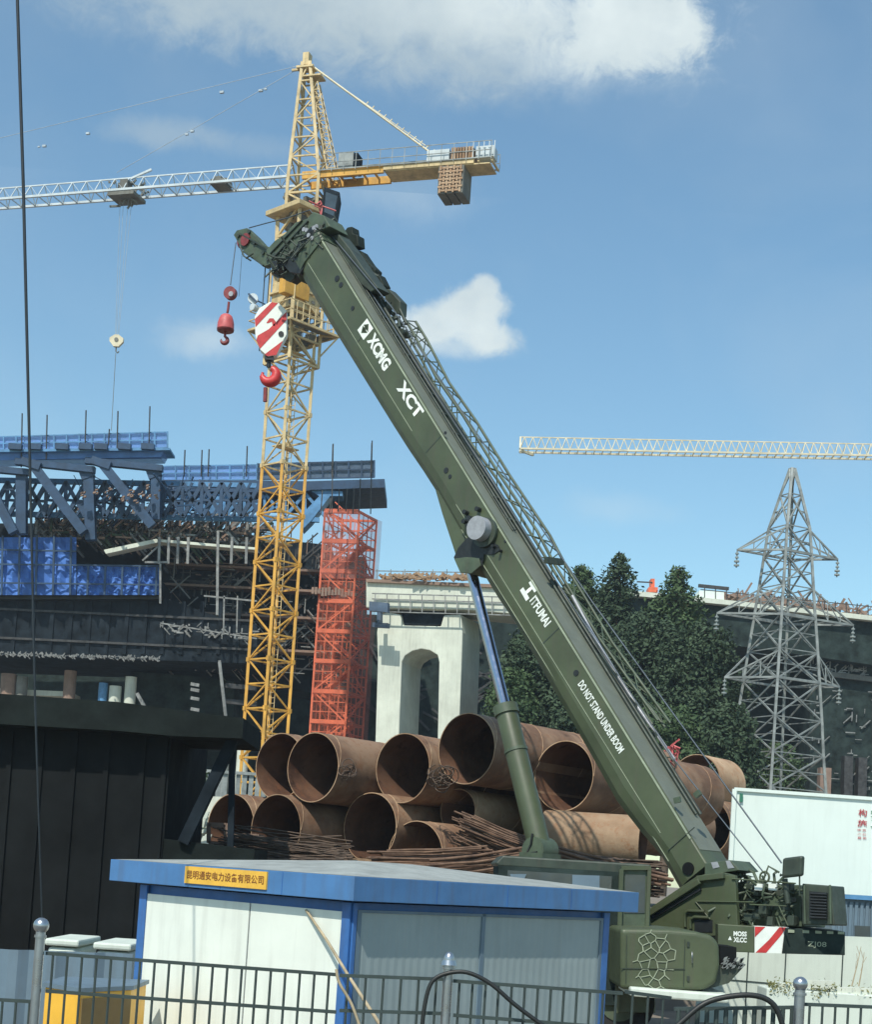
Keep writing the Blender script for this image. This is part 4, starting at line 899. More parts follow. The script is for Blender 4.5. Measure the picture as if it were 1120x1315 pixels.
b = MB(); b.bar(a+n*.02, c+n*.02, .06, .07); b.bar(V((a.x, a.y, 0))+n*.02, a+n*.02, .09, .07); b.build('edge_trim', 'hoard', hb_)
b = MB(); q = rayplane(952, 1024, a+n*.03, n); b.box(q, V((.03, 0, 0)), n*.02, Z*.09); b.build('bracket', 'greentext', hb_)
def ht(body, x0, y0, x1, h, mt='redtext', bold=.015): 
    text(body, rayplane(x0, y0, a, n), rayplane(x1, y0+(x1-x0)*.067, a, n), h, n, mt, pn, push=.02, bold=bold)
ht('构', 1102, 1048, 1113, .16); ht('施', 1101, 1061, 1113, .15)
ht('安', 1118, 1049, 1129, .16, 'greentext'); ht('工', 1118, 1062, 1129, .16, 'greentext')
ht('中 交', 1101, 1067, 1112, .055); ht('二 公', 1101, 1072, 1112, .05); ht('局 司', 1101, 1077, 1112, .05)
w2, a2, c2, n2_, pn2 = wallpx('wall', ((900, 1195), (1200, 1206)), 0, 30.5, 30.8, 'hoard2', 'greyish white panelled wall low under the counterweight', 'wall', seams=(962, 1010, 1083))
b = MB(); b.bar(rayplane(920, 1256, a2+n2_*.01, n2_), rayplane(990, 1262, a2+n2_*.01, n2_), .018); b.build('crack_joint', 'fence', w2)
# planted ledge
pl = thing('planter', V((P(1060, 1270, 24).x, 24.2, 0)), 'long pale planter wall topped with yellowish weeds, right of the post', 'planter')
p0 = P(985, 1268, 24); p1 = P(1300, 1290, 24); b = MB(); b.prism([V((p0.x, 24, 0)), V((p1.x, 24, 0)), V((p1.x, 24, p1.z)), V((p0.x, 24, p0.z))], (0, .7, 0)); b.build('base', 'hoard2', pl, bevel=.02)
b = MB()
for (xa, xb, yy0) in ((1020, 1068, 1262), (1066, 1135, 1272), (1000, 1030, 1266)): b.bar(P(xa, yy0, 24.1), P(xb, yy0+2, 24.1), .10, .12)
b.build('loose_slab', 'conc', pl)
b = MB(); rd = random.Random(3)
for i in range(1400):
    x = rd.choice((rd.uniform(985, 1020), rd.uniform(1042, 1075), rd.uniform(985, 1190))); q = P(x, 1268+rd.gauss(0, 5.0)+(x-985)*.05, 24.15+rd.uniform(-.2, .3)); s_ = rd.uniform(.012, .035)
    e1 = V((rd.gauss(0, 1), rd.gauss(0, 1), rd.gauss(0, 1))).normalized()*s_; e2 = V((rd.gauss(0, 1), rd.gauss(0, 1), rd.gauss(0, 1))).normalized()*s_*.5; b.add([q-e1, q+e2, q+e1, q-e2], [(0, 1, 2, 3)])
tag(b.build('weeds', 'plant', origin=(p0.x, 24, p0.z)), 'yellowish weeds along the pale planter wall', 'weeds', None, 'stuff')
for (x0, y0, x1, y1) in ((1103, 1262, 1110, 1222), (1094, 1262, 1106, 1215)):
    b = MB(); b.path([P(x0, y0+4, 24.2), P((x0+x1)/2+1, (y0+y1)/2, 24.2), P(x1, y1, 24.2)], [.012, .008, .004], 5)
    for k in range(3):
        q = P(x0+(x1-x0)*(.4+.2*k), y0+(y1-y0)*(.4+.2*k), 24.2); b.path([q, q+V((rd.uniform(-.08, .1), 0, .12))], .004, 4)
    tag(b.build('dry_stem', 'wood', origin=P(x0, y0, 24.2)), ('taller' if y1 < 1220 else 'shorter')+' bare dry stem rising from the planter at the right edge', 'plant')
# blue grey container at right
bx = thing('site_container', V((P(1110, 1180, 31).x, 31.6, 0)), 'blue grey metal container with a window at the right edge', 'container')
p0 = P(1072, 1150, 31); p1 = P(1240, 1160, 31); b = MB(); b.prism([V((p0.x, 31, .2)), V((p1.x, 31, .2)), V((p1.x, 31, p1.z)), V((p0.x, 31, p0.z))], (0, 1.4, 0))
for i in range(24): q = p0.lerp(p1, i/24); b.box((q.x, 30.98, q.z/2), (.03, 0, 0), (0, .02, 0), (0, 0, q.z/2-.1))
b.build('body', 'corr', bx)
b = MB(); b.prism([P(1098, 1188, 30.93), P(1118, 1189, 30.93), P(1118, 1208, 30.93), P(1098, 1207, 30.93)], (0, .03, 0)); b.build('window', 'glass', bx)
b = MB(); b.bar(p0+V((0, -.06, 0)), p1+V((0, -.06, 0)), .12, .09); b.build('roof_rail', 'bluesteel2', bx)

# ================================================================== lattice helpers
def lattice(legs, br, corners0, corners1, n, lr, bw, z=True, zz=True, horiz=True, flip=0, faces=None, kind='bar'):
    """square/tri lattice between corner rings; corners are lists of points"""
    m_ = len(corners0)
    for k in range(m_): legs.bar(corners0[k], corners1[k], lr)
    for i in range(n):
        t0, t1 = i/n, (i+1)/n
        for k in (faces if faces is not None else range(m_)):
            k2 = (k+1) % m_
            a0 = corners0[k].lerp(corners1[k], t0); a1 = corners0[k].lerp(corners1[k], t1); b0 = corners0[k2].lerp(corners1[k2], t0); b1 = corners0[k2].lerp(corners1[k2], t1)
            if horiz: br.bar(a0, b0, bw*1.15)
            if (i+k+flip) % 2: br.bar(a0, b1, bw)
            else: br.bar(b0, a1, bw)
# ================================================================== tower crane
TD = 86.0; tb = P(338, 985, TD); TX, TYY = tb.x, tb.y; A_ = 1.72
ang = math.radians(46); ux = V((math.cos(ang), math.sin(ang), 0)); uy = V((-math.sin(ang), math.cos(ang), 0))
def ring(z, a=A_, cx=TX, cy=TYY): return [V((cx, cy, z)) - ux*a/2 - uy*a/2, V((cx, cy, z)) + ux*a/2 - uy*a/2, V((cx, cy, z)) + ux*a/2 + uy*a/2, V((cx, cy, z)) - ux*a/2 + uy*a/2]
def zat(py, Y=TD, px=365): return P(px, py, Y).z
tc_ = thing('tower_crane', (TX, TYY, 0), 'yellow tower crane with a pale lattice jib reaching left and hanging counterweights', 'tower crane')
z1, z2, z3 = zat(600), zat(395), zat(275)
n1_ = int(z1/1.36)
def mastpart(za, zb, mtl, name, n):
    lg_ = MB(); lattice(lg_, lg_, ring(za), ring(zb), n, .16, .075)
    for zz_ in [za+(zb-za)*k/n for k in range(0, n, 2)]:
        r_ = ring(zz_)
        for p in r_: lg_.box(p, ux*.105, uy*.105, Z*.12)
    return lg_.build(name, mtl, tc_)
mastpart(0, z1, 'yellow', 'mast', n1_); mastpart(z1, z2, 'cream', 'upper_mast', int((z2-z1)/1.36)); 
b = MB(); 
for k in range(int((z2-2)/.3)): p = V((TX, TYY, 2+k*.3))+ux*.3; b.bar(p-uy*.2, p+uy*.2, .03)
b.bar(V((TX, TYY, 1))+ux*.3-uy*.2, V((TX, TYY, z2))+ux*.3-uy*.2, .04); b.bar(V((TX, TYY, 1))+ux*.3+uy*.2, V((TX, TYY, z2))+ux*.3+uy*.2, .04)
for k in range(int(z2/5)):
    b.box(V((TX, TYY, 4+k*5.4)), ux*.7, uy*.35, Z*.03)
b.build('ladder', 'cream', tc_)
# climbing cage
zc0, zc1 = zat(470), zat(350); b = MB(); lattice(b, b, ring(zc0, 2.15), ring(zc1, 2.15), 4, .16, .09); b.build('climbing_cage', 'cream', tc_)
b = MB(); zp = zat(428); 
for k, p in enumerate(ring(zp, 3.6)): b.bar(p, ring(zp, 3.6)[(k+1) % 4], .12, .12)
for p, q in zip(ring(zp, 2.1), ring(zp, 3.6)): b.bar(p, q, .12); b.bar(p-Z*1.3, q, .08)
for i in range(9):
    b.bar(ring(zp, 3.6)[0].lerp(ring(zp, 3.6)[1], i/8), ring(zp, 3.6)[0].lerp(ring(zp, 3.6)[1], i/8)+Z*1.1, .05); b.bar(ring(zp, 3.6)[1].lerp(ring(zp, 3.6)[2], i/8), ring(zp, 3.6)[1].lerp(ring(zp, 3.6)[2], i/8)+Z*1.1, .05)
for h in (.55, 1.1):
    for k in range(4): b.bar(ring(zp+h, 3.6)[k], ring(zp+h, 3.6)[(k+1) % 4], .05)
b.build('work_platform', 'cream', tc_)
b = MB(); 
for k in range(4):
    r_ = ring(zp+.02, 3.5); r2_ = ring(zp+.02, 2.2); b.add([r_[k], r_[(k+1) % 4], r2_[(k+1) % 4], r2_[k]], [(0, 1, 2, 3)])
for i in range(40):
    q = V((TX, TYY, zat(rd.uniform(372, 440))))+ux*rd.uniform(-1.1, 1.3)+uy*rd.uniform(-1.1, 1.1); b.box(q, ux*rd.uniform(.05, .25), uy*rd.uniform(.05, .2), Z*rd.uniform(.05, .25))
b.build('platform_deck', 'concdark', tc_)
b = MB(); q = V((TX, TYY, zat(372)))-ux*.9-uy*.9; b.box(q, ux*.9, uy*.25, Z*.9); b.build('hydraulic_unit', 'yellow', tc_, bevel=.03)
# lamp on bracket
q = P(325, 384, TD-1.5); b = MB(); b.tube(q-V((0, .1, 0)), q+V((0, .1, 0)), .28, 14); b.tube(q-V((0, .15, .5)), q+V((.2, .1, -.5)), .2, 12); b.build('work_lamp', 'jibgrey', tc_)
b = MB(); b.bar(q, V((TX, TYY, q.z-.4)), .06); b.bar(q-V((0, .2, 0))+V((-.25, 0, .2)), q+V((.25, -.2, -.25)), .09); b.build('lamp_bracket', 'bluesteel', tc_)
# slewing unit
b = MB(); b.prism(ring(z2-.3, 1.95), (0, 0, 1.6)); b.build('turntable_base', 'cream', tc_, bevel=.04)
b = MB(); lattice(b, b, ring(z2+1.2, 1.75), ring(z3, 1.9), 3, .2, .12); b.build('slewing_section', 'cream', tc_)
b = MB(); b.prism(ring(z3-.2, 2.9), (0, 0, .28)); b.build('slewing_platform', 'cream', tc_, bevel=.03)
b = MB()
for i in range(30):
    q = V((TX, TYY, zat(rd.uniform(240, 292), px=385)))+ux*rd.uniform(-.8, .8)+uy*rd.uniform(-.8, .8); b.box(q, ux*rd.uniform(.05, .3), uy*rd.uniform(.05, .3), Z*rd.uniform(.05, .35))
b.build('slewing_motor', 'concdark', tc_)
# jib frame
zj = zat(231, px=385); cj = V((P(386, 231, TD).x, TYY, zj)); JA = math.radians(17.5); J = V((-math.cos(JA), math.sin(JA), 0)); JN = V((-J.y, J.x, 0)) ; JN = JN if JN.y < 0 else -JN
TXU = V((TX, TYY, 0))
cj = V((TX+.15, TYY, zj))
# A-frame head
ap = V((TX-.30, TYY, zat(82, px=390))); b = MB()
base4 = [cj+J*.85+JN*.7, cj+J*.85-JN*.7, cj-J*1.0-JN*.7, cj-J*1.0+JN*.7]
top4 = [ap+J*.20+JN*.2, ap+J*.20-JN*.2, ap-J*.25-JN*.2, ap-J*.25+JN*.2]
lattice(b, b, base4, top4, 6, .17, .07)
lattice(b, b, [p-Z*2.0 for p in base4], base4, 2, .17, .09); b.build('tower_head', 'cream', tc_)
b = MB(); b.box(ap-Z*.3, J*.5, JN*.35, Z*.06); b.box(ap-Z*.9-J*.5, J*.55, JN*.4, Z*.04); b.box(ap+Z*.2, J*.18, JN*.25, Z*.35); b.bar(ap-Z*.3+J*.3, ap-Z*.3+J*.9, .12)
for k in range(5): q = ap-Z*.9-J*(.1+.2*k)-JN*.35; b.bar(q, q+Z*.5, .035)
b.bar(ap-J*.8-Z*.9, ap-J*.5-Z*3.4, .05)
b.build('head_platform', 'cream', tc_)
b = MB(); lattice(b, b, [cj-J*1.4+JN*.3, cj-J*1.4-JN*.3, cj-J*1.9-JN*.3, cj-J*1.9+JN*.3], [ap-J*.45-Z*1.2+JN*.2, ap-J*.45-Z*1.2-JN*.2, ap-J*.8-Z*1.2-JN*.2, ap-J*.8-Z*1.2+JN*.2], 12, .05, .035); b.build('head_ladder', 'cream', tc_)
# jib
jl = 34.0; jt = .95; b = MB(); c0_ = [cj+J*.9+JN*.62, cj+J*.9-JN*.62, cj+J*.9+Z*jt]; c1_ = [p+J*jl+Z*.0 for p in c0_]
for k in range(3): b.bar(c0_[k], c1_[k], (.13, .13, .07)[k])
nj = 36
for i in range(nj):
    t0, t1, tm = i/nj, (i+1)/nj, (i+.5)/nj; L_ = lambda k, t: c0_[k].lerp(c1_[k], t)
    b.bar(L_(0, t0), L_(2, t0), .05); b.bar(L_(1, t0), L_(2, t0), .045); b.bar(L_(0, t0), L_(2, t1), .018); b.bar(L_(0, t0), L_(1, t0), .05); b.bar(L_(0, t0), L_(1, t1), .04)
b.build('jib', 'jibgrey', tc_)
def jat(px): return cj + J*solve_t(cj, J, px, -20, 40)
b = MB(); q = jat(163); b.box(q-Z*.25, J*.85, JN*.75, Z*.10)
for i in range(46): r_ = q+J*rd.uniform(-.8, .9)+JN*rd.uniform(-.7, .7)+Z*rd.uniform(-.45, .75); b.bar(r_, r_+V((rd.gauss(0, .22), 0, rd.gauss(0, .22))), .10)
b.box(q+Z*.4+J*.1, J*.25, JN*.3, Z*.35); b.build('trolley', 'concdark', tc_)
b = MB(); q2 = q-J*.7+Z*.9; b.bar(q+J*.8+Z*.9-J*1.0, q-J*1.5+Z*1.35, .12); b.build('trolley_arm', 'jibgrey', tc_)
b = MB(); q2 = jat(284); b.box(q2+Z*.18, J*.5, JN*.4, Z*.14); b.box(q2+Z*.35+J*.1, J*.2, JN*.3, Z*.15); b.box(q2-Z*.02, J*.45, JN*.5, Z*.04); b.build('trolley_winch', 'concdark', tc_)
b = MB(); 
for (x_, y_) in ((150, 222), (-150, 214)): b.path([ap, P(x_, y_, jat(max(x_, -140)).y)], .016, 5)
for (x_, y_, s_) in ((335, 117, .17), (341, 115, .12), (285, 119, .17), (240, 173, .13), (247, 169, .15), (113, 172, .16), (57, 188, .16), (50, 189, .10)):
    dq = P(x_, y_, TD+2); b.box(dq, J*s_*.7, JN*s_*.4, Z*s_*.35)
b.build('tie_bar', 'ropelight', tc_)
tcb = copy_none = None
b = MB(); qh = P(150, 436, q.y)
for dx in (-.35, -.12, .2, .42): b.tube(q+J*dx-Z*.3, qh+J*dx*.25, .012, 4)
b.build('hoist_rope', 'ropelight', tc_)
th_ = thing('crane_hook', qh, 'small cream pulley block hanging on thin ropes below the tower crane jib', 'hook')
b = MB(); b.prism([qh+V((x, -.12, z)) for x, z in ((-.12, .25), (.12, .25), (.4, .05), (.4, -.15), (.15, -.45), (-.15, -.45), (-.4, -.15), (-.4, .05))], (0, .24, 0)); b.build('pulley_block', 'cream2', th_)
b = MB(); b.disc(qh-V((0, .14, .05)), (0, 1, 0), .12, .04, 12); b.build('pulley', 'concdark', th_)
b = MB(); b.path([qh-Z*.45, qh-Z*.7, qh-Z*.8+V((.1, 0, 0)), qh-Z*.7+V((.18, 0, 0))], .04, 6); b.build('hook', 'concdark', th_)
b = MB(); b.path([qh-Z*.8, P(146, 500, q.y), P(143, 553, q.y)], .018, 5); tag(b.build('tag_line', 'concdark', origin=qh), 'thin line trailing from the tower crane hook to the blue bridge formwork', 'rope')
# counter jib
K_ = -J; cl = solve_t(cj, K_, 636, 0, 30); b = MB(); zoff = -Z*.05
ce = cj+K_*solve_t(cj, K_, 498, 0, 30)
for s_ in (-1, 1): b.bar(cj+JN*.65*s_+zoff, ce+JN*.65*s_+zoff, .16, .42)
for k in range(8): t = k/7; b.bar(cj.lerp(ce, t)+JN*.65, cj.lerp(ce, t)-JN*.65, .1)
b.build('counter_jib', 'yellow', tc_, bevel=.01)
b = MB(); cf = cj+K_*cl
for s_ in (-1, 1): b.bar(ce+JN*.7*s_+Z*.02, cf-K_*1.0+JN*.7*s_+Z*.02, .14, .30)
for k in range(9): t = k/8; b.bar(ce.lerp(cf, t)+JN*.65, ce.lerp(cf, t)-JN*.65, .1)
b.box(ce.lerp(cf, .5)-Z*.16, K_*((cf-ce).length/2-.1), JN*.7, Z*.03); b.build('counter_jib_end', 'cream', tc_)
b = MB(); 
for s_ in (-1, 1):
    for h in (.5, 1.0): b.bar(cj+K_*1.2+JN*.85*s_+Z*h, cf+JN*.85*s_+Z*h, .035)
    for k in range(15): t = .1+.9*k/14; b.bar(cj.lerp(cf, t)+JN*.85*s_, cj.lerp(cf, t)+JN*.85*s_+Z*1.0, .035)
for s_ in (-1, 1): b.bar(cj+K_*1+JN*.8*s_+Z*.12, cf+JN*.8*s_+Z*.12, .06)
b.build('counter_jib_handrail', 'galv', tc_)
b = MB(); q = cj+K_*solve_t(cj, K_, 446, 0, 30)+Z*.15; b.box(q+Z*.55, K_*.45, JN*.4, Z*.55); b.build('control_box', 'galv', tc_, bevel=.02)
b = MB(); q = q+K_*.6; b.box(q+Z*.5, K_*.1, JN*.4, Z*.5); b.build('control_box_grille', 'netdark', tc_)
b = MB(); q = cj+K_*solve_t(cj, K_, 565, 0, 30)+Z*.2; b.box(q+Z*.35, K_*.65, JN*.5, Z*.35); b.build('winch_box', 'jibgrey', tc_, bevel=.02)
b = MB(); q = cj+K_*solve_t(cj, K_, 596, 0, 30)+Z*.2
for k in range(8): b.box(q+Z*(.30)+K_*(-.55+.16*k), K_*.055, JN*.55, Z*.42)
b.build('winch_drum', 'rust2', tc_)
b = MB(); q = cj+K_*solve_t(cj, K_, 622, 0, 30)+Z*.2
for k in range(5):
    b.bar(q+K_*(-.5+.3*k)+JN*.6, q+K_*(-.5+.3*k)+JN*.6+Z*.9, .05)
b.box(q+Z*.45+K_*.1, K_*.5, JN*.4, Z*.3); b.build('end_rail', 'jibgrey', tc_)
q = cj+K_*solve_t(cj, K_, 588, 0, 30)
for k in range(3):
    b = MB(); r_ = q+K_*(-.62+.50*k)-Z*(.95); b.box(r_, K_*.22, JN*.75, Z*.78); cwb = b.build('counterweight_block', 'concdark' if k else 'concdark', tc_, bevel=.03)
b = MB(); r_ = q-K_*.12-Z*.95+JN*.8
for i in range(7):
    for j in range(7):
        if (i+j) % 2: b.box(r_+K_*(-.58+.19*i)+Z*(-.62+.21*j), K_*.12, JN*.03, Z*.05)
        else: b.box(r_+K_*(-.58+.19*i)+Z*(-.62+.21*j), K_*.05, JN*.03, Z*.12)
b.build('counterweight_grating', 'rust2', tc_)
b = MB(); en = q-K_*1.1+Z*.6
b.path([ap-J*.1, en], .06, 6)
m_ = ap.lerp(en, .62)
for k in range(12): r_ = ap.lerp(en, .45+.045*k); b.bar(r_+Z*.05, r_+Z*.22+K_*.15, .05)
b.bar(ap.lerp(en, .08)+Z*.05, ap.lerp(en, .9)+Z*.2, .04); b.bar(en, en-Z*1, .05); b.build('rear_tie_bar', 'cream2', tc_)
# operator cab
b = MB(); q = P(424, 262, TD-1.2); b.prism([q+V((x, 0, z)) for x, z in ((-.45, -.75), (.32, -1.0), (.5, .7), (-.4, .95))], (0, 1.5, 0)); b.build('cab', 'netdark', tc_, bevel=.04)
b = MB(); b.prism([q+V((x, -.02, z)) for x, z in ((-.3, -.5), (.25, -.7), (.38, .45), (-.28, .65))], (0, .02, 0)); b.build('cab_window', 'glass', tc_)
b = MB(); b.bar(q+V((-.4, .3, -.3)), V((TX, TYY, q.z-.2)), .3); b.build('cab_bracket', 'concdark', tc_)

# ================================================================== far second tower crane, jib to the right
D2 = 130.0; f0 = P(668, 576, D2); f1 = P(1122, 585, D2+1); dj = (f1-f0); dj.z = 0; dj.normalize(); slope = (f1.z-f0.z)/(f1-f0).length
tc2 = thing('tower_crane', (f0.x+45, f0.y, 0), 'far cream tower crane, only its long flat lattice jib showing at the right', 'tower crane')
a0 = f0; a1 = f0+(f1-f0)*1.5; hh = 1.15; wv = V((0, 1.2, 0)); b = MB()
c0_ = [a0, a0+wv, a0+wv*.5+Z*hh]; c1_ = [a1, a1+wv, a1+wv*.5+Z*hh]
for k in range(3): b.bar(c0_[k], c1_[k], (.15, .15, .09)[k])
for i in range(64):
    t0, t1 = i/64, (i+1)/64; L_ = lambda k, t: c0_[k].lerp(c1_[k], t)
    tm = (t0+t1)/2
    b.bar(L_(0, t0), L_(2, tm), .055); b.bar(L_(2, tm), L_(0, t1), .055); b.bar(L_(0, t0), L_(1, t0), .06); b.bar(L_(1, t0), L_(2, tm), .06)
b.bar(c0_[0], c0_[2], .14); b.bar(c0_[0]-Z*.15, c0_[1]+dj*1.2-Z*.15, .2); b.build('jib', 'cream2', tc2)
b = MB(); mx_ = a1; sq = [V((mx_.x+i, mx_.y+j, 0)) for i, j in ((-.9, -.9), (.9, -.9), (.9, .9), (-.9, .9))]
lattice(b, b, sq, [p+Z*(a1.z+8) for p in sq], 22, .2, .1); b.build('mast', 'cream2', tc2)

# ================================================================== pylon
PD = 86.0; pc0 = P(996, 1015, PD); PXc, PYc = pc0.x, pc0.y; tr_ = math.radians(27)
pux = V((math.cos(tr_), math.sin(tr_), 0)); puy = V((-math.sin(tr_), math.cos(tr_), 0))
def pz(py): return P(1008, py, PD).z
def pr(py, half_px):
    a = half_px*2*PD/F/(math.cos(tr_)+math.sin(tr_)); z = pz(py); c = V((PXc, PYc, z)); return [c-pux*a/2-puy*a/2, c+pux*a/2-puy*a/2, c+pux*a/2+puy*a/2, c-pux*a/2+puy*a/2]
py_ = thing('electricity_pylon', (PXc, PYc, 0), 'tall galvanised lattice electricity pylon behind the white hoarding', 'pylon')
lv = [(601, 3), (636, 13), (679, 25), (716, 29), (756, 33), (793, 37), (838, 42), (877, 46), (925, 51), (970, 55), (1015, 60), (1075, 67), (1140, 76)]
b = MB()
for (ya, ha), (yb, hb2) in zip(lv, lv[1:]):
    r0, r1 = pr(yb, hb2), pr(ya, ha)
    for k in range(4):
        k2 = (k+1) % 4; b.bar(r0[k], r1[k], .14); b.bar(r0[k], r1[k2], .075); b.bar(r0[k2], r1[k], .075); b.bar(r1[k], r1[k2], .055)
        mm_ = (r0[k]+r1[k2])/2; b.bar(mm_, (r0[k]+r1[k])/2, .05); b.bar((r0[k2]+r1[k])/2, (r0[k2]+r1[k2])/2, .05)
b.build('lattice_body', 'galv', py_)
def arm(yc, xl, xr, yroot, half_px, depth_px=8):
    z = pz(yc); zr = pz(yroot); b = MB(); c = V((PXc, PYc, z)); 
    r = pr(yc, half_px); rt_ = pr(yroot, half_px-3)
    dirv = V((math.cos(math.radians(8)), math.sin(math.radians(8)), 0))
    for xe, idx in ((xl, (0, 3)), (xr, (1, 2))):
        t = solve_t(c, dirv, xe, -12, 12); tip = c+dirv*t
        for k in idx: b.bar(r[k], tip, .11); b.bar(rt_[k], tip, .08)
        o = r[idx[0]]; 
        for s_ in (.33, .66):
            b.bar(r[idx[0]].lerp(tip, s_), r[idx[1]].lerp(tip, s_), .05); b.bar(r[idx[0]].lerp(tip, s_), rt_[idx[0]].lerp(tip, s_), .05); b.bar(r[idx[0]].lerp(tip, s_), rt_[idx[0]].lerp(tip, s_-.3), .045)
        ins = MB(); q = tip+Z*(-.05)
        for k in range(4): ins.tube(q-Z*(.12+k*.22), q-Z*(.2+k*.22), .10+.05*(k > 1), 10)
        ins.tube(q, q-Z*.95, .04, 6); tips.append((ins, q))
    b.bar(r[0], r[1], .14); b.bar(r[3], r[2], .12); return b
tips = []
for yc, xl, xr, yroot, hp_ in ((712, 947, 1076, 682, 29), (795, 921, 1096, 758, 37), (876, 931, 1078, 842, 46)):
    arm(yc, xl, xr, yroot, hp_).build('cross_arm', 'galv', py_)
for ins, q in tips: ins.build('insulator', 'insul', py_)

# ================================================================== centre pier and deck
GD = 90.0; ga = math.radians(21); gx = V((math.cos(ga), -math.sin(ga)*-1, 0)); gx = V((math.cos(ga), math.sin(ga), 0)); gn = V((math.sin(ga), -math.cos(ga), 0))
gn = V((-math.sin(ga), -math.cos(ga), 0)); gx = V((math.cos(ga), -math.sin(ga), 0))
g0 = P(540, 860, GD)
def G(px, py, o=0): return rayplane(px, py, g0+gn*o, gn)
pier = thing('bridge_pier', V((g0.x, g0.y, 0)), 'pale concrete bridge pier with an arched opening in the middle of the picture', 'bridge pier')
ol = [(478, 1010), (482, 950), (485, 846), (484, 812), (487, 790), (498, 786), (514, 789), (517, 803), (566, 804), (570, 790), (592, 789), (594, 812), (593, 846), (589, 950), (588, 1010), (560, 1010), (562, 950), (564, 850), (562, 841), (552, 835), (541, 833), (529, 836), (520, 842), (516, 850), (512, 950), (510, 1010)]
b = MB(); pts = [G(x, y) for x, y in ol]
for i in (0, 14, 15, 25): pts[i].z = 0
b.prism(pts, -gn*3.1); b.build('pier_shaft', 'conc', pier, bevel=.05)
b = MB(); b.prism([G(516, 784, -.3), G(571, 785, -.3), G(571, 802, -.3), G(516, 802, -.3)], -gn*2.3); b.build('bearing', 'netdark', pier)
dk = thing('bridge_deck', V((g0.x, g0.y, 0)), 'pale green box girder deck resting on the arched pier', 'bridge')
b = MB(); b.prism([G(470, 746, .3), G(700, 756, .3), G(700, 792, .3), G(600, 783, .3), G(470, 780, .3)], -gn*4); b.build('girder', 'conc', dk, bevel=.05)
b = MB(); b.prism([G(470, 743, .5), G(700, 753, .5), G(700, 757, .5), G(470, 747, .5)], -gn*4.4); b.build('deck_edge', 'concbrown', dk)
b = MB()
for i in range(170): q = G(rd.uniform(490, 600), 743+rd.gauss(0, 1.6), rd.uniform(-1.5, .8)); b.bar(q, q+V((rd.gauss(0, .35), 0, rd.uniform(0, .3))), rd.uniform(.05, .16))
b.build('deck_debris', 'rust2', dk)
b = MB()
for x in range(482, 690, 15): b.bar(G(x, 785+(x-482)*.03, .6), G(x, 762+(x-482)*.03, .6), .06)
for yy_ in (762, 769, 785): b.bar(G(478, yy_, .6), G(694, yy_+6, .6), .06)
for x in range(484, 620, 18): b.bar(G(x, 745, .4), G(x, 731, .4), .05)
b.bar(G(482, 733, .4), G(600, 735, .4), .05); b.build('scaffold_walkway', 'scaff', dk)
b = MB(); b.prism([G(474, 772, 2.2), G(498, 774, 2.2), G(498, 786, 2.2), G(474, 784, 2.2)], -gn*.3); b.prism([G(478, 799, 1.2), G(498, 800, 1.2), G(498, 806, 1.2), G(478, 805, 1.2)], -gn*.3); b.prism([G(484, 784, 1.2), G(489, 784, 1.2), G(489, 800, 1.2), G(484, 800, 1.2)], -gn*.3); b.build('formwork_bracket', 'navymesh', dk)

# ================================================================== dark backdrop structures between
def darkbox(name, pts, Y, t, m_, label, cat, group=None):
    b = MB(); pxprism(b, pts, Y, t); p = P(pts[0][0], pts[0][1], Y); return tag(b.build(name, m_, origin=(p.x, p.y, 0)), label, cat, group)
# right bridge
rb = thing('viaduct', P(1060, 800, 125)-Z*P(1060, 800, 125).z, 'dark viaduct under construction crossing behind the trees and the pylon', 'bridge')
RY = 124.0
b = MB(); pxprism(b, [(700, 757), (830, 765), (940, 776), (1180, 803), (1180, 862), (940, 828), (700, 800)], RY, 9); b.build('girder', 'netdarkg', rb)  # shade on the girder is put into this dark colour
b = MB(); pxprism(b, [(790, 757), (830, 760), (940, 771), (1180, 797), (1180, 803), (940, 777), (790, 762.5)], RY-.8, 10); b.build('deck_edge', 'conc', rb)
b = MB(); pxprism(b, [(898, 758), (930, 760), (930, 771), (898, 769)], RY, 2); b.build('site_cabin', 'hoard', rb)
b = MB(); pxprism(b, [(930, 762), (1010, 772), (1040, 780), (1090, 788), (1090, 793), (1000, 784), (930, 774)], RY+1, 3)
for i in range(240): q = P(rd.uniform(935, 1120), 0, RY); x = rd.uniform(935, 1130); q = P(x, 768+(x-930)*.105+rd.gauss(0, 3), RY+rd.uniform(-.5, 4)); b.bar(q, q+V((rd.gauss(0, .7), 0, rd.gauss(.2, .4))), rd.uniform(.06, .2))
b.build('deck_debris', 'concbrown', rb)
b = MB(); pxprism(b, [(836, 743), (841, 743), (841, 757), (836, 757)], RY, 1); pxprism(b, [(833, 754), (845, 754), (845, 760), (833, 760)], RY-.3, 1.4); b.build('barrel', 'orange', rb)
b = MB(); b.bar(P(818, 747, RY), P(838, 748, RY), .1); b.bar(P(897, 752, RY), P(936, 756, RY), .25)
for x in range(905, 1120, 14): b.bar(P(x, 773+(x-930)*.105, RY-.7), P(x, 757+(x-930)*.105, RY-.7), .07)
b.bar(P(900, 757, RY-.7), P(1120, 779, RY-.7), .06); b.build('handrail', 'scaffdark', rb)
b = MB(); pxprism(b, [(1040, 815), (1180, 838), (1180, 1030), (1040, 1030)], RY+1.5, 7); b.build('net_wall', 'netdarkg', rb)  # dark slab painted as the shade under the viaduct
b = MB()
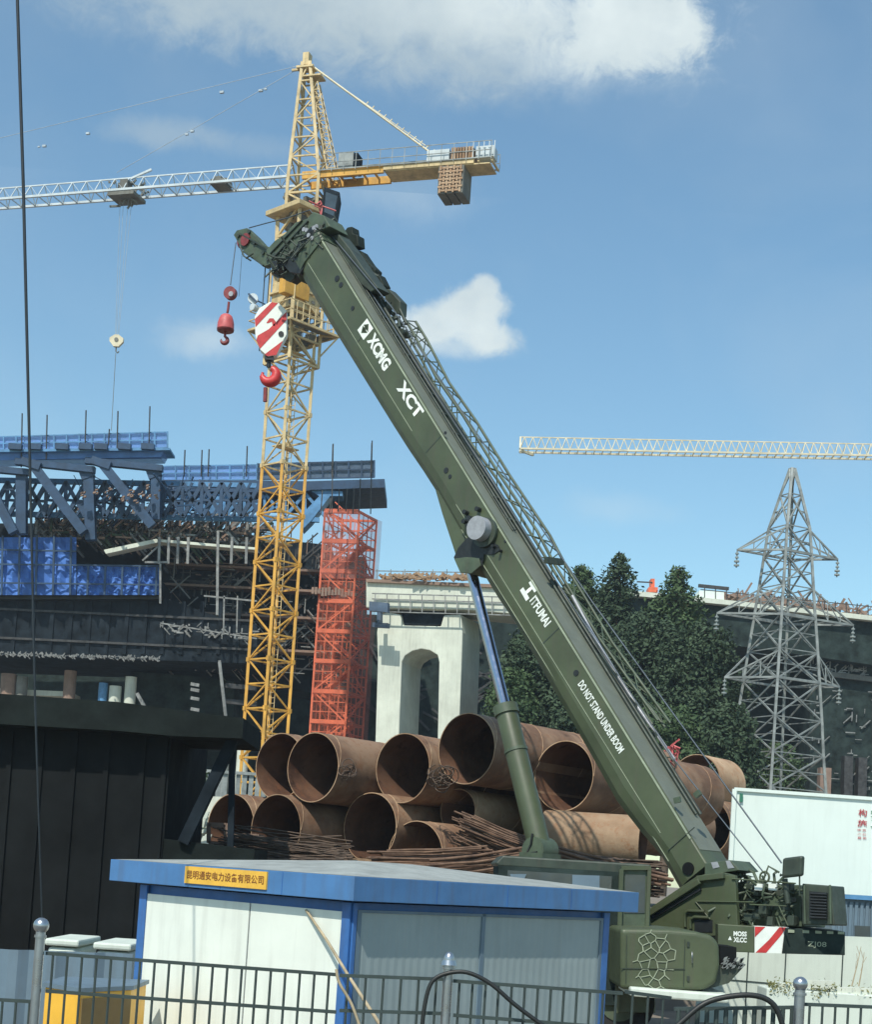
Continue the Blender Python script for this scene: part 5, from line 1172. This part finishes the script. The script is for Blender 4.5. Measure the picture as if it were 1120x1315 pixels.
for i in range(150):
    x = rd.uniform(1040, 1125); y = rd.choice((rd.gauss(828, 5), rd.gauss(858, 4), rd.uniform(880, 1010))); q = P(x, y+(x-1040)*.1, RY+1.3); L2 = rd.uniform(.15, .8); d = rd.choice((V((1, 0, 0)), V((0, 0, 1)), V((1, 0, 1)))); b.bar(q, q+d*L2, rd.uniform(.05, .10))
b.build('scaffold_clutter', 'scaff', rb)
for x0, x1, y0, y1, m_ in ((1054, 1068, 985, 1030, 'concbrown'), (1085, 1096, 970, 1022, 'scaffdark'), (1103, 1114, 972, 1024, 'scaffdark')):
    b = MB(); pxprism(b, [(x0, y0), (x1, y0+1), (x1-1, y1), (x0-1, y1)], RY+.4, 1.2); b.build('column', m_, rb)
b = MB(); b.prism([P(1062, 862, RY+1), P(1100, 866, RY+1), P(1160, 874, RY+1), P(1160, 880, RY+1), P(1062, 868, RY+1)], (0, .3, 0)); b.build('walkway', 'concdark', rb)

# shadowy undercroft: backdrops added behind tower and pier, shade put into their colour
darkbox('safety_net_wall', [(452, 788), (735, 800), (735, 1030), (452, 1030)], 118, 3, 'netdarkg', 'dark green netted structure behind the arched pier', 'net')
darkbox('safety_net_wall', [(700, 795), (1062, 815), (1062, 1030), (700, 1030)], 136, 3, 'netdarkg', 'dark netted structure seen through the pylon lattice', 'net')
b = MB()
for i in range(34):
    x = rd.uniform(478, 640); y = rd.uniform(830, 940); q = P(x, y, 117.6); b.bar(q, q+V((rd.choice((-1, 1))*rd.uniform(1, 3), 0, rd.uniform(.4, 3))), .16)
tag(b.build('raking_props', 'scaffdark', origin=P(560, 940, 117.6)), 'raking steel props seen through the arch of the pier', 'props', None, 'stuff')
# ================================================================== orange stair tower
OD = 99.0
def OQ(px, py, o=0): return P(px, py, OD+o)
ot = thing('stair_tower', P(436, 940, OD+1)-Z*P(436, 940, OD+1).z, 'orange red scaffold stair tower wrapped in faded netting', 'scaffold tower')
def lean(px, py): return px + (940-py)*.064
def oc(py, bx): return lean(bx, py), py
X0, X1, X2 = 398, 443, 466
b = MB(); corners = {}
ys = [1010+0*k for k in range(1)]+[940-k*41.5 for k in range(-1, 7)]+[657]
zb = [P(430, y, OD).z for y in ys]; zb[0] = 0
pts0 = P(X0, 940, OD); pts1 = P(X1, 940, OD); pts2 = P(X2, 940, OD+2.2)
cor = [V((pts0.x, OD, 0)), V((pts1.x, OD-.4, 0)), V((pts2.x, OD+2.0, 0)), V((pts2.x-(pts1.x-pts0.x), OD+2.4, 0))]
top = P(430, 657, OD).z
for c_ in cor: b.bar(c_, c_+Z*top, .13)
lev = [0]+[z for z in zb[2:]]
z = 0; k = 0; st_ = (top)/ (round(top/1.95)); zs = [i*st_ for i in range(int(round(top/st_))+1)]
for i, z_ in enumerate(zs):
    for j in range(4): b.bar(cor[j]+Z*z_, cor[(j+1) % 4]+Z*z_, .26 if j == 0 else .14)
    if i < len(zs)-1:
        for j in range(4):
            p, q = cor[j]+Z*z_, cor[(j+1) % 4]+Z*z_; u = Z*st_
            if (i+j) % 2: b.bar(p, q+u, .09)
            else: b.bar(q, p+u, .09)
            for s_ in (.25, .5, .75): b.bar(p.lerp(q, s_), p.lerp(q, s_)+u, .05)
            for s_ in (.33, .66): b.bar(p+u*s_, q+u*s_, .05)
b.build('scaffold_frame', 'orange', ot)
b = MB()
for i in range(len(zs)-1):
    p = cor[0].lerp(cor[3], .5); q = cor[1].lerp(cor[2], .5); u = Z*st_
    a_, c_ = (p, q) if i % 2 else (q, p)
    b.bar(a_+Z*zs[i], c_+Z*zs[i]+u, 1.0, .16, hint=Z)
    for k in range(8): r_ = (a_+Z*zs[i]).lerp(c_+Z*zs[i]+u, k/8); b.bar(r_, r_+Z*.9, .05)
    b.bar(a_+Z*(zs[i]+.9), c_+Z*zs[i]+u+Z*.9, .06)
b.build('stair_flight', 'orange', ot)
b = MB(); off = .12
P1 = cor[1]+V((.1, -.05, 0)); P2 = cor[2]+V((.35, 0, 0)); P0 = cor[0]+V((-.05, -.1, 0))
b.add([P1, P2, P2+Z*top, P1+Z*top], [(0, 1, 2, 3)]); b.build('side_net', 'rednet', ot)
b = MB(); P0t = cor[0]+V((-.05, -.2, 0)); P1t = cor[1]+V((.05, -.2, 0)); b.add([P0t+Z*(top-4.4), P1t+Z*(top-4.4), P1t+Z*top, P0t+Z*top], [(0, 1, 2, 3)]); b.build('front_net', 'rednet', ot); b = MB(); b.add([P0t+Z*1, P1t+Z*1, P1t+Z*(top-4.5), P0t+Z*(top-4.5)], [(0, 1, 2, 3)]); b.build('front_net', 'rednet2', ot)
b = MB(); q = cor[0]+Z*(P(440, 763, OD).z)+V((-.4, -.35, 0)); 
for k in range(14): b.box(q+V((k*.21, 0, rd.uniform(-.1, .1))), (.08, 0, 0), (0, .1, 0), (0, 0, rd.uniform(.1, .3)))
b.build('banner', 'concbrown', ot)
b = MB()
for x, y0, y1 in ((428, 570, 660), (478, 566, 660), (425, 640, 660), (455, 628, 660), (463, 615, 658), (414, 630, 660), (446, 628, 657), (436, 628, 657)): b.bar(P(x, y0, 96), P(x-2, y1, 96), .07)
tag(b.build('hanging_rods', 'scaffdark', origin=P(446, 660, 96)), 'thin vertical rods between the blue formwork and the orange stair tower', 'rods')

# ================================================================== left bridge under construction
LD = 100.0
lb = thing('bridge_under_construction', V((P(120, 850, LD).x, LD+4, 0)), 'dark bridge girder under construction with netting, left side beneath the blue formwork', 'bridge')
b = MB(); pxprism(b, [(-80, 762), (205, 764), (250, 790), (330, 800), (425, 815), (425, 700), (330, 690), (60, 672), (-80, 672)], LD+3, 12); b.build('girder', 'netdark', lb)  # girder in shade, painted dark
b = MB(); pxprism(b, [(-80, 768), (205, 766), (275, 790), (330, 802), (330, 852), (-80, 838)], LD-1, 10); b.build('soffit_formwork', 'netdark', lb)  # soffit in shade, painted dark
b = MB(); pxprism(b, [(-80, 764), (207, 764), (207, 769), (-80, 769)], LD-1.6, 2); b.build('ledge', 'blackp', lb)
b = MB(); pxprism(b, [(205, 700), (290, 706), (420, 714), (410, 890), (300, 880), (215, 870)], LD+5, 5); b.build('net_wall', 'netdark', lb)  # dark slab added as shade behind the scaffold
for x0, y0, x1, y1 in ((-80, 690, 98, 764), (99, 727, 204, 764)):
    b = MB(); n_ = 26; m2 = 10
    vs_ = []; fs = []
    for j in range(m2+1):
        for i in range(n_+1):
            u, v_ = i/n_, j/m2; yT = y0 + (1.5 if x0 > 0 else 0)*u; q = P(x0+(x1-x0)*u, yT+(y1-yT)*v_, LD-2+.12*math.sin(i*2.1+j)+rd.gauss(0, .05)); vs_.append(q)
    for j in range(m2):
        for i in range(n_): a_ = j*(n_+1)+i; fs.append((a_, a_+1, a_+n_+2, a_+n_+1))
    b.add(vs_, fs); tp = b.build('tarpaulin', 'bluenet', lb)
b = MB()
for x in range(-20, 206, 22): b.bar(P(x+1.5, 688 if x < 98 else 727, LD-2.3), P(x, 764, LD-2.3), .12)
for y in (708, 727, 751): b.bar(P(-40, y-3, LD-2.3), P(98 if y < 720 else 204, y, LD-2.3), .10)
b.build('tarpaulin_frame', 'bluesteel', lb)
# scaffold clutter on the deck
def clutter(x0, y0, x1, y1, Y, n, mats, nm, slope=.06, par=None, sz=1.0, r=(.05, .16)):
    for m_ in mats:
        b = MB()
        for i in range(n):
            x = rd.uniform(x0, x1); y = rd.uniform(y0, y1)+(x-x0)*slope; q = P(x, y, Y+rd.uniform(-1.5, 2.5)); d = rd.choice((V((1, 0, 0)), V((0, 0, 1)), V((1, 0, 1)), V((1, 0, -1)), V((0, 1, .2)))); b.bar(q, q+d*rd.uniform(.2, 1.3)*sz, rd.uniform(*r))
        tag(b.build(nm, m_, par or lb), None, None, None, 'stuff')
clutter(45, 664, 330, 690, LD, 380, ('scaffdark', 'scaff', 'concbrown'), 'deck_clutter', .05)
clutter(60, 676, 330, 690, LD, 150, ('leafA',), 'deck_clutter', .05)
clutter(205, 700, 425, 860, LD+3.5, 330, ('concbrown', 'scaff'), 'scaffold', .04, None, 1.5, (.04, .10))
for x_ in range(-30, 330, 24):
    b = MB(); b.box(P(x_, 806, LD-1.05), (.12, 0, 0), (0, .06, 0), (0, 0, 1.7)); b.build('formwork_rib', 'netdark', lb)
for y_ in (785, 822):
    b = MB(); b.bar(P(-60, y_-6, LD-1.1), P(322, y_+12, LD-1.1), .12, .14); b.build('formwork_waler', 'scaffdark', lb)
for y_ in (722, 748, 783, 826):
    b = MB(); b.prism([P(212, y_, LD+1.6), P(420, y_+10, LD+1.6), P(420, y_+13, LD+1.6), P(212, y_+3, LD+1.6)], (0, 1.5, 0)); b.build('scaffold_deck', 'concbrown', lb)
b = MB(); b.prism([P(133, 706, LD-3), P(200, 692, LD-3), P(330, 703, LD-3), P(330, 706, LD-3), P(205, 696, LD-3), P(136, 711, LD-3)], (0, 1, 0)); b.build('walkway', 'conc', lb)
b = MB()
for x in (205, 217, 229, 242, 298, 317): b.bar(P(x, 690, LD-3), P(x-1, 724, LD-3), .16)
b.bar(P(186, 722, LD-3), P(217, 722, LD-3), .12); b.bar(P(183, 720, LD-3), P(205, 700, LD-3), .10)
b.bar(P(280, 682, LD-3), P(279, 790, LD-3), .16); b.bar(P(206, 724, LD-3), P(206, 775, LD-3), .12)
b.bar(P(262, 765, LD-3), P(330, 772, LD-3), .10); b.bar(P(288, 765, LD-3), P(287, 815, LD-3), .10); b.bar(P(305, 765, LD-3), P(304, 812, LD-3), .08)
b.bar(P(206, 800, LD-3), P(330, 820, LD-3), .08)
b.build('scaffold_poles', 'scaff', lb)
clutter(205, 800, 330, 815, LD-2, 110, ('scaff',), 'scaffold_couplers', .08, None, .4, (.04, .11))
clutter(215, 710, 425, 800, LD+3, 260, ('scaffdark',), 'scaffold', .04, None, 2.0, (.06, .12))
clutter(215, 720, 420, 860, LD+2, 70, ('scaff',), 'scaffold', .04, None, 1.2, (.04, .09))
clutter(-10, 838, 205, 841, LD-3, 420, ('scaff',), 'couplers', .03, None, .14, (.03, .08))
# lower level : columns seen in the gap
b = MB(); pxprism(b, [(-80, 880), (90, 888), (90, 894), (-80, 890)], LD+2, 3); b.build('lower_slab', 'conc', lb)
for x0, x1, y0, y1, m_ in ((75, 91, 858, 902, 'concbrown'), (-6, 14, 862, 895, 'concbrown'), (154, 169, 866, 912, 'conc'), (15, 30, 866, 882, 'concdark'), (120, 132, 874, 912, 'bluesteel2'), (134, 150, 878, 912, 'conc')):
    b = MB(); q0, q1 = P(x0, y1, LD), P(x1, y1, LD); zt_ = P(x0, y0, LD).z; b.tube(V(((q0.x+q1.x)/2, LD+1, 0)), V(((q0.x+q1.x)/2, LD+1, zt_)), (q1.x-q0.x)/2, 16); b.build('column', m_, lb)
b = MB(); pxprism(b, [(168, 862), (250, 868), (300, 875), (300, 960), (168, 960)], LD+4, 3); b.build('net_wall', 'netdarkg', lb)  # dark slab added as shade in the lower gap
b = MB(); b.bar(P(282, 848, LD-4), P(291, 925, LD-4), .16); b.bar(P(176, 890, LD-1), P(190, 915, LD-1), .22)
for y in (880, 887, 898, 912): b.bar(P(245, y-2, LD-2), P(256, y, LD-2), .2)
b.build('scaffold_poles', 'scaff', lb)
# piers under: in the gap
for x0, x1, y0 in ((236, 246, 938), (252, 262, 930), (283, 295, 938), (303, 318, 940)):
    q0, q1 = P(x0, 985, 96), P(x1, 985, 96); b = MB(); b.tube(V(((q0.x+q1.x)/2, 96, 0)), V(((q0.x+q1.x)/2, 96, P(x0, y0, 96).z)), (q1.x-q0.x)/2, 14); b.build('column', 'conc' if x0 != 283 else 'galv', lb)
for (x0, y0, x1, y1) in ((290, 880, 330, 884), (288, 900, 330, 904)):
    b = MB(); b.bar(P(x0, y0, LD), P(x1, y1, LD), .3); b.build('beam', 'scaffdark', lb)
darkbox('safety_net_wall', [(-90, 700), (470, 715), (470, 1030), (-90, 1030)], 121, 2, 'netdarkg', 'dark green netted wall far behind the yellow crane mast', 'net')  # added backdrop, shade put into its colour

# ---- form travellers
def parapet(par, x0, yt0, yb0, x1, yt1, yb1, Y, m_, fm, step=16):
    b = MB(); b.prism([P(x0, yb0, Y), P(x1, yb1, Y), P(x1, yt1, Y), P(x0, yt0, Y)], (0, .05, 0)); b.build('mesh_parapet', m_, par)
    b = MB(); n_ = int((x1-x0)/step)
    for i in range(n_+1):
        t = i/n_; b.bar(P(x0+(x1-x0)*t, yb0+(yb1-yb0)*t, Y-.1), P(x0+(x1-x0)*t, yt0+(yt1-yt0)*t-1, Y-.1), .09)
    for s_ in (0, .5, 1): b.bar(P(x0, yt0+(yb0-yt0)*s_, Y-.1), P(x1, yt1+(yb1-yt1)*s_, Y-.1), .08)
    b.build('parapet_frame', fm, par)
FT = 96.0
ft = thing('form_traveller', V((P(60, 680, FT).x, FT+3, P(60, 690, FT).z)), 'blue form traveller at the far left, its mesh platform highest against the sky', 'form traveller', 'blue bridge form travellers')
parapet(ft, -60, 563, 579, 215, 555, 575, FT, 'bluemesh', 'bluesteel2')
b = MB(); pxprism(b, [(-60, 579), (100, 578), (212, 576), (206, 587), (100, 589), (-60, 592)], FT-.2, 1.6); b.build('platform_deck', 'bluemesh', ft)
b = MB(); pxprism(b, [(-60, 577.5), (218, 575), (218, 578), (-60, 581)], FT-.5, 2.0); b.build('edge_beam', 'bluesteel2', ft)
b = MB()
for x in (20, 45, 80, 110, 130, 160, 190): q = P(x, 574, FT-.6); b.box(q, (.4, 0, 0), (0, .2, 0), (0, 0, .18))
b.build('deck_clamps', 'bluesteel', ft)
def girder(par, pts, Y, t=.9): b = MB(); pxprism(b, pts, Y, t); return b.build('box_beam', 'bluesteel', par)
for Yk, dx, dy in ((FT-.5, 0, 0),):
    def bm(x1, y1, x2, y2, w_, dz=0, dp=.5): b = MB(); b.bar(P(x1, y1, Yk+dz), P(x2, y2, Yk+dz), dp, w_*Yk/F, hint=(0, 1, 0)) if False else b.bar(P(x1, y1, Yk+dz), P(x2, y2, Yk+dz), w_*Yk/F, dp, hint=(0, 1, 0)); return b.build('box_beam', 'bluesteel', ft)
    bm(20, 593, 122, 604, 8, .3); bm(40, 594, 108, 684, 12); bm(28, 592, 52, 600, 10, -.1); bm(114, 603, 117, 694, 13, .6, .6); bm(104, 612, 120, 606, 12, .5)
    bm(-40, 600, 37, 607, 8, .3); bm(28, 606, 28, 686, 13, .6, .6); bm(-24, 604, 18, 684, 12)
    bm(110, 592, 209, 602, 8, .3); bm(130, 594, 196, 676, 12); bm(118, 591, 142, 599, 10, -.1); bm(201, 603, 200, 668, 12, .6, .6); bm(190, 611, 206, 605, 12, .5)
for y_, x0, x1 in ((618, -40, 330), (661, -40, 330)):
    b = MB(); b.bar(P(x0, y_-2, FT+2), P(x1, y_+6, FT+2), .32, .3); b.build('truss_chord', 'bluesteel2', ft)
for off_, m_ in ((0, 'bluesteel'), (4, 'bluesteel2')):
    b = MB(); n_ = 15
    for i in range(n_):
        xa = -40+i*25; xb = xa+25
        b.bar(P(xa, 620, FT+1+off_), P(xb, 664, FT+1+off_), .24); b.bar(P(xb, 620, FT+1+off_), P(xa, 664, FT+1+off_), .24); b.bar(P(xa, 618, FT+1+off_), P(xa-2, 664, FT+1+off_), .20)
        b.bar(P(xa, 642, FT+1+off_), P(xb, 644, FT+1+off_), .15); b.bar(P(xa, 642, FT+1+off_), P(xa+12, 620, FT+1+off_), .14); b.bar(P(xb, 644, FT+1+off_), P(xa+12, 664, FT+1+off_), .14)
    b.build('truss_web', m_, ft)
b = MB()
for i in range(150):
    x = rd.uniform(105, 270); y = rd.uniform(622, 662); q = P(x, y, FT+rd.uniform(0, 6)); b.bar(q, q+V((rd.gauss(0, .8), rd.gauss(0, .5), max(-.9, min(.9, rd.gauss(0, .6))))), rd.uniform(.04, .11))
b.build('cross_bracing', 'bluesteel', ft)
b = MB()
for i in range(40):
    x = rd.uniform(105, 205); y = rd.gauss(635, 5); q = P(x, y, FT-1); b.box(q, (rd.uniform(.03, .10), 0, .02), (0, .1, 0), (.02, 0, rd.uniform(.03, .08)))
b.build('site_clutter', 'concbrown', ft)
ft2 = thing('form_traveller', V((P(350, 680, FT+5).x, FT+9, P(350, 690, FT+5).z)), 'darker blue form traveller behind the yellow mast, platform ending right of it', 'form traveller', 'blue bridge form travellers')
F2 = FT+8
parapet(ft2, 208, 599, 617, 330, 597, 616, F2, 'bluemesh', 'bluesteel2')
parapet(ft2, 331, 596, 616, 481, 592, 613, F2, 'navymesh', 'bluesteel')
b = MB(); pxprism(b, [(208, 616), (330, 617), (395, 618), (494, 615), (494, 626), (400, 629), (380, 633), (208, 630)], F2-.4, 6); b.build('platform_deck', 'bluesteel', ft2)
b = MB(); pxprism(b, [(396, 628), (440, 631), (440, 637), (424, 637), (400, 668), (388, 680), (388, 660), (410, 637)], F2-.2, 1.5); b.build('strut', 'bluesteel2', ft2); b = MB(); pxprism(b, [(270, 634), (282, 634), (280, 660), (268, 660)], F2-.2, 1.5); b.build('strut', 'bluesteel2', ft2)
b = MB()
for i in range(8):
    xa = 210+i*26; b.bar(P(xa, 634, F2), P(xa+26, 664, F2), .2); b.bar(P(xa+26, 634, F2), P(xa, 664, F2), .2); b.bar(P(xa, 632, F2), P(xa, 666, F2), .18)
b.bar(P(208, 660, F2), P(410, 668, F2), .3); b.bar(P(250, 628, F2), P(300, 646, F2), .2)
b.build('truss_web', 'bluesteel2', ft2)
poles = [(28, 531, 600), (60, 533, 590), (110, 527, 578), (140, 551, 572), (151, 528, 578), (192, 522, 575)]
for i, (x, y0, y1) in enumerate(poles):
    b = MB(); b.tube(P(x+.5, y0, FT-.3), P(x-.8, y1, FT-.3), .045, 5); tag(b.build('steel_rod', 'scaffdark', origin=P(x, y1, FT-.3)), ['leftmost thin rod above the highest blue parapet', 'second thin rod from the left above the highest blue parapet', 'tall thin rod near the middle of the highest blue parapet', 'shortest rod above the highest blue parapet', 'thin rod just right of the shortest one on the blue parapet', 'rod near the right end of the highest blue parapet'][i], 'rod', 'tie rods above the formwork')
for i, (x, y0, y1) in enumerate([(237, 578, 612), (259, 578, 612), (268, 577, 612), (317, 573, 612), (427, 571, 612), (477, 569, 612)]):
    b = MB(); b.tube(P(x+.5, y0, F2-.3), P(x-.8, y1, F2-.3), .05, 5); tag(b.build('steel_rod', 'scaffdark', origin=P(x, y1, F2-.3)), ['leftmost thin rod on the darker lower parapet', 'first of two close rods on the lower parapet', 'second of two close rods on the lower parapet', 'thin rod just left of the yellow mast', 'thin rod just right of the yellow mast', 'rod near the right end of the lower parapet'][i], 'rod', 'tie rods above the formwork')

# ================================================================== trees
def tree(px, pyt, pyb, Y, wpx, seed, kind, label, m_='leafA', n=9000, leaf=.20):
    rd_ = random.Random(seed); topq = P(px, pyt, Y); z1_ = topq.z; w_ = wpx*Y/F/2; base = V((topq.x-(0), Y, 0)); zb_ = max(.5, P(px, pyb, Y).z)
    t = thing('conifer_tree' if kind == 'cone' else 'broadleaf_tree', base, label, 'tree', 'dark trees behind the crane boom')
    b = MB(); hgt_ = z1_-.5; b.path([base, base+Z*hgt_*.35+V((.2, 0, 0)), base+Z*hgt_*.7, base+Z*hgt_*.97], [.34, .24, .14, .04], 8)
    limbs = []
    blobs = []
    nb_ = 90 if kind == 'cone' else 70
    for i in range(nb_):
        t_ = (i+rd_.random()*.8)/nb_; z_ = zb_+(z1_-zb_)*t_
        if kind == 'cone': rr = w_*(1-t_)**.62*1.0+.12
        else: rr = w_*math.sqrt(max(.05, 1-(2*t_-.85)**2*.75))
        an = i*2.4+rd_.random(); dist_ = rr*rd_.uniform(.35, .95); c_ = V((base.x+math.cos(an)*dist_, Y+math.sin(an)*dist_, z_)); br_ = rr*rd_.uniform(.22, .42)+.22
        blobs.append((c_, br_)); st2 = V((base.x, Y, max(.8, z_-rr*.5)))
        b.path([st2, st2.lerp(c_, .5)+Z*.2, c_], [.09, .05, .02], 5)
    if kind == 'cone': blobs.append((V((base.x, Y, z1_-.9)), .45)); blobs.append((V((base.x+.1, Y, z1_-.3)), .22))
    b.build('trunk', 'bark', t)
    b = MB(); tot = sum(r**2 for _, r in blobs)
    for c_, r in blobs:
        for j in range(int(2.1*n*r*r/tot)):
            d = V((rd_.gauss(0, 1), rd_.gauss(0, 1), rd_.gauss(0, 1))).normalized(); rr = r*(rd_.uniform(.35, 1.0)+abs(rd_.gauss(0, .22))); q = c_+V((d.x*rr*1.1, d.y*rr*1.1, d.z*rr*.8))
            s_ = leaf*rd_.uniform(.35, 1.05); nrm = (d*.7+V((rd_.gauss(0, .6), rd_.gauss(0, .6), rd_.gauss(.3, .6)))).normalized()
            e1 = nrm.cross(V((rd_.gauss(0, 1), rd_.gauss(0, 1), rd_.gauss(0, 1)))).normalized(); e2 = nrm.cross(e1)
            b.add([q-e1*s_, q+e2*s_*.45, q+e1*s_, q-e2*s_*.45], [(0, 1, 2, 3)])
    b.build('crown', m_, t); return t
tree(748, 728, 905, 100, 96, 11, 'cone', 'mid green rounded tree just right of the boom ropes', 'leafB', 11000)
tree(796, 713, 960, 97, 100, 12, 'cone', 'tallest pointed dark tree between the boom and the far orange barrel', 'leafA', 12000)
tree(872, 730, 960, 96, 130, 13, 'cone', 'pointed green tree left of the pylon', 'leafB', 13000)
tree(835, 790, 985, 92, 130, 14, 'broad', 'broad dark tree in the dip between the two pointed trees', 'leafA', 15000)
tree(905, 802, 1000, 90, 104, 15, 'broad', 'broad dark tree crown touching the left arms of the pylon', 'leafA', 12000)
tree(686, 812, 940, 88, 78, 16, 'broad', 'grey green tree between the chrome cylinder rod and the boom', 'leafA', 11000)
tree(660, 862, 960, 86, 60, 17, 'broad', 'low bushy tree just right of the chrome cylinder rod', 'leafB', 7000)
tree(735, 870, 960, 87, 90, 18, 'broad', 'low dark tree partly hidden by the lower boom', 'leafA', 9000)
tree(780, 880, 1000, 88, 100, 19, 'broad', 'low dark tree just right of the lower boom', 'leafA', 9000)
tree(860, 910, 1030, 84, 110, 20, 'broad', 'low dark tree above the pale pipe end right of the boom', 'leafB', 10000)
tree(935, 905, 1040, 83, 80, 21, 'broad', 'low dark tree at the left foot of the pylon', 'leafA', 8000)
tree(1000, 955, 1040, 104, 60, 22, 'broad', 'small dark tree seen through the pylon lattice', 'leafB', 5000)
tree(244, 985, 1030, 56, 34, 23, 'broad', 'small light green tree in the gap left of the pipes', 'leafB', 2500, .16)
# light heap in the gap
b = MB()
for i in range(60):
    q = P(rd.uniform(222, 268), rd.uniform(1046, 1080), 40+rd.uniform(-.5, .5)); b.box(q, (rd.uniform(.03, .15), 0, .03), (0, .06, 0), (.02, 0, rd.uniform(.03, .12)))
tag(b.build('rubble_heap', 'hoard2', origin=P(245, 1080, 40)), 'whitish rubble and offcuts in the gap left of the pipes', 'rubble', None, 'stuff')
def frame3(px0, py0, px1, py1, Y, label, m_='concbrown'):
    b = MB(); c = [P(px0, py0, Y), P(px1, py0+1, Y), P(px1, py1, Y), P(px0, py1-1, Y)]
    for i in range(4): b.bar(c[i], c[(i+1) % 4], .09)
    b.bar(c[0], c[0]+V((0, 1.2, 0)), .08); b.bar(c[1], c[1]+V((0, 1.2, 0)), .08); b.bar(c[0]+V((0, 1.2, 0)), c[1]+V((0, 1.2, 0)), .08)
    tag(b.build('steel_crate', m_, origin=c[3]), label, 'crate')
frame3(268, 1058, 290, 1083, 36, 'small open steel crate below the leftmost pipe')
frame3(298, 1072, 330, 1090, 35.6, 'wider open steel crate under the lower left pipes')

# ================================================================== haze
hz = MB(); hz.prism([(-260, -45, -1.0), (260, -45, -1.0), (260, 190, -1.0), (-260, 190, -1.0)], (0, 0, 63))
hm = bpy.data.materials.new('thin_haze'); hm.use_nodes = True; hn = hm.node_tree; hn.nodes.clear()
ho = hn.nodes.new('ShaderNodeOutputMaterial'); hv = hn.nodes.new('ShaderNodeVolumePrincipled'); hv.inputs['Density'].default_value = .0004; hv.inputs['Color'].default_value = (.80, .90, 1, 1); hv.inputs['Anisotropy'].default_value = .2
hn.links.new(hv.outputs[0], ho.inputs['Volume']); hz.f = [(0, 3, 2, 1), (4, 5, 6, 7), (0, 1, 5, 4), (1, 2, 6, 5), (2, 3, 7, 6), (3, 0, 4, 7)]; hz.sm = [False]*6; tag(hz.build('haze', hm), None, None, None, 'stuff')

# ================================================================== tidy: separate countable pieces, mark uncountable heaps
def split_loose(o):
    me = o.data; key = {}; par = list(range(len(me.vertices)))
    def find(a):
        while par[a] != a: par[a] = par[par[a]]; a = par[a]
        return a
    for v in me.vertices:
        k = tuple(round(c, 4) for c in v.co)
        if k in key: par[find(v.index)] = find(key[k])
        else: key[k] = v.index
    for p in me.polygons:
        vs_ = list(p.vertices)
        for q in vs_[1:]: par[find(q)] = find(vs_[0])
    groups = {}
    for p in me.polygons: groups.setdefault(find(p.vertices[0]), []).append(p)
    if len(groups) < 2: return
    mats = list(me.materials); res = []
    for ps in groups.values():
        idx = {}; vs_ = []; fs = []; sm = []
        for p in ps:
            f = []
            for i in p.vertices:
                if i not in idx: idx[i] = len(vs_); vs_.append(me.vertices[i].co.copy())
                f.append(idx[i])
            fs.append(f); sm.append(p.use_smooth)
        m2 = bpy.data.meshes.new(me.name); m2.from_pydata(vs_, [], fs); m2.polygons.foreach_set('use_smooth', sm)
        for q in mats: m2.materials.append(q)
        res.append(m2)
    o.data = res[0]
    for m2 in res[1:]:
        c = o.copy(); c.data = m2; scene.collection.objects.link(c); c.parent = o.parent
SPLIT = {'step_plate', 'cab_seat', 'label_plate', 'bolt_row', 'inspection_hole', 'hoist_rope', 'reflector', 'deck_clamps', 'head_sheave', 'loose_slab', 'winch_frame', 'panel_frame', 'stripe', 'red_stripe', 'tie_bar', 'lamp_bracket', 'boom_foot_guard', 'jib_root', 'handrail', 'rooster_arm', 'turntable_frame', 'formwork_bracket', 'work_lamp', 'winch_drum', 'frame_flange', 'lifting_lug', 'rooster_sheave', 'arm_rib', 'head_rib', 'weld_seam', 'control_box', 'cylinder_gland', 'barrel', 'counterweight_end', 'scaffold_poles', 'beam'}
STUFF = {'scaffold_clutter', 'jib_fittings', 'valve_block', 'site_clutter', 'head_fittings', 'hydraulic_hose', 'cable_clips', 'deck_debris', 'couplers', 'scaffold', 'deck_clutter', 'slewing_motor', 'platform_deck', 'banner', 'rope_end', 'red_sling', 'net_pattern', 'trolley', 'winch_rope', 'deck_edge'}
for o in list(scene.objects):
    if o.type != 'MESH': continue
    st_ = o.name.split('.')[0]
    if st_ in SPLIT: split_loose(o)
    elif st_ in STUFF and o.parent: o['kind'] = 'stuff'
for o in scene.objects:
    if o.name.startswith('bolt_row'): o.name = 'bolt'
    if o.name.startswith('deck_clamps'): o.name = 'deck_clamp'
    if o.name.startswith('scaffold_poles'): o.name = 'scaffold_pole'
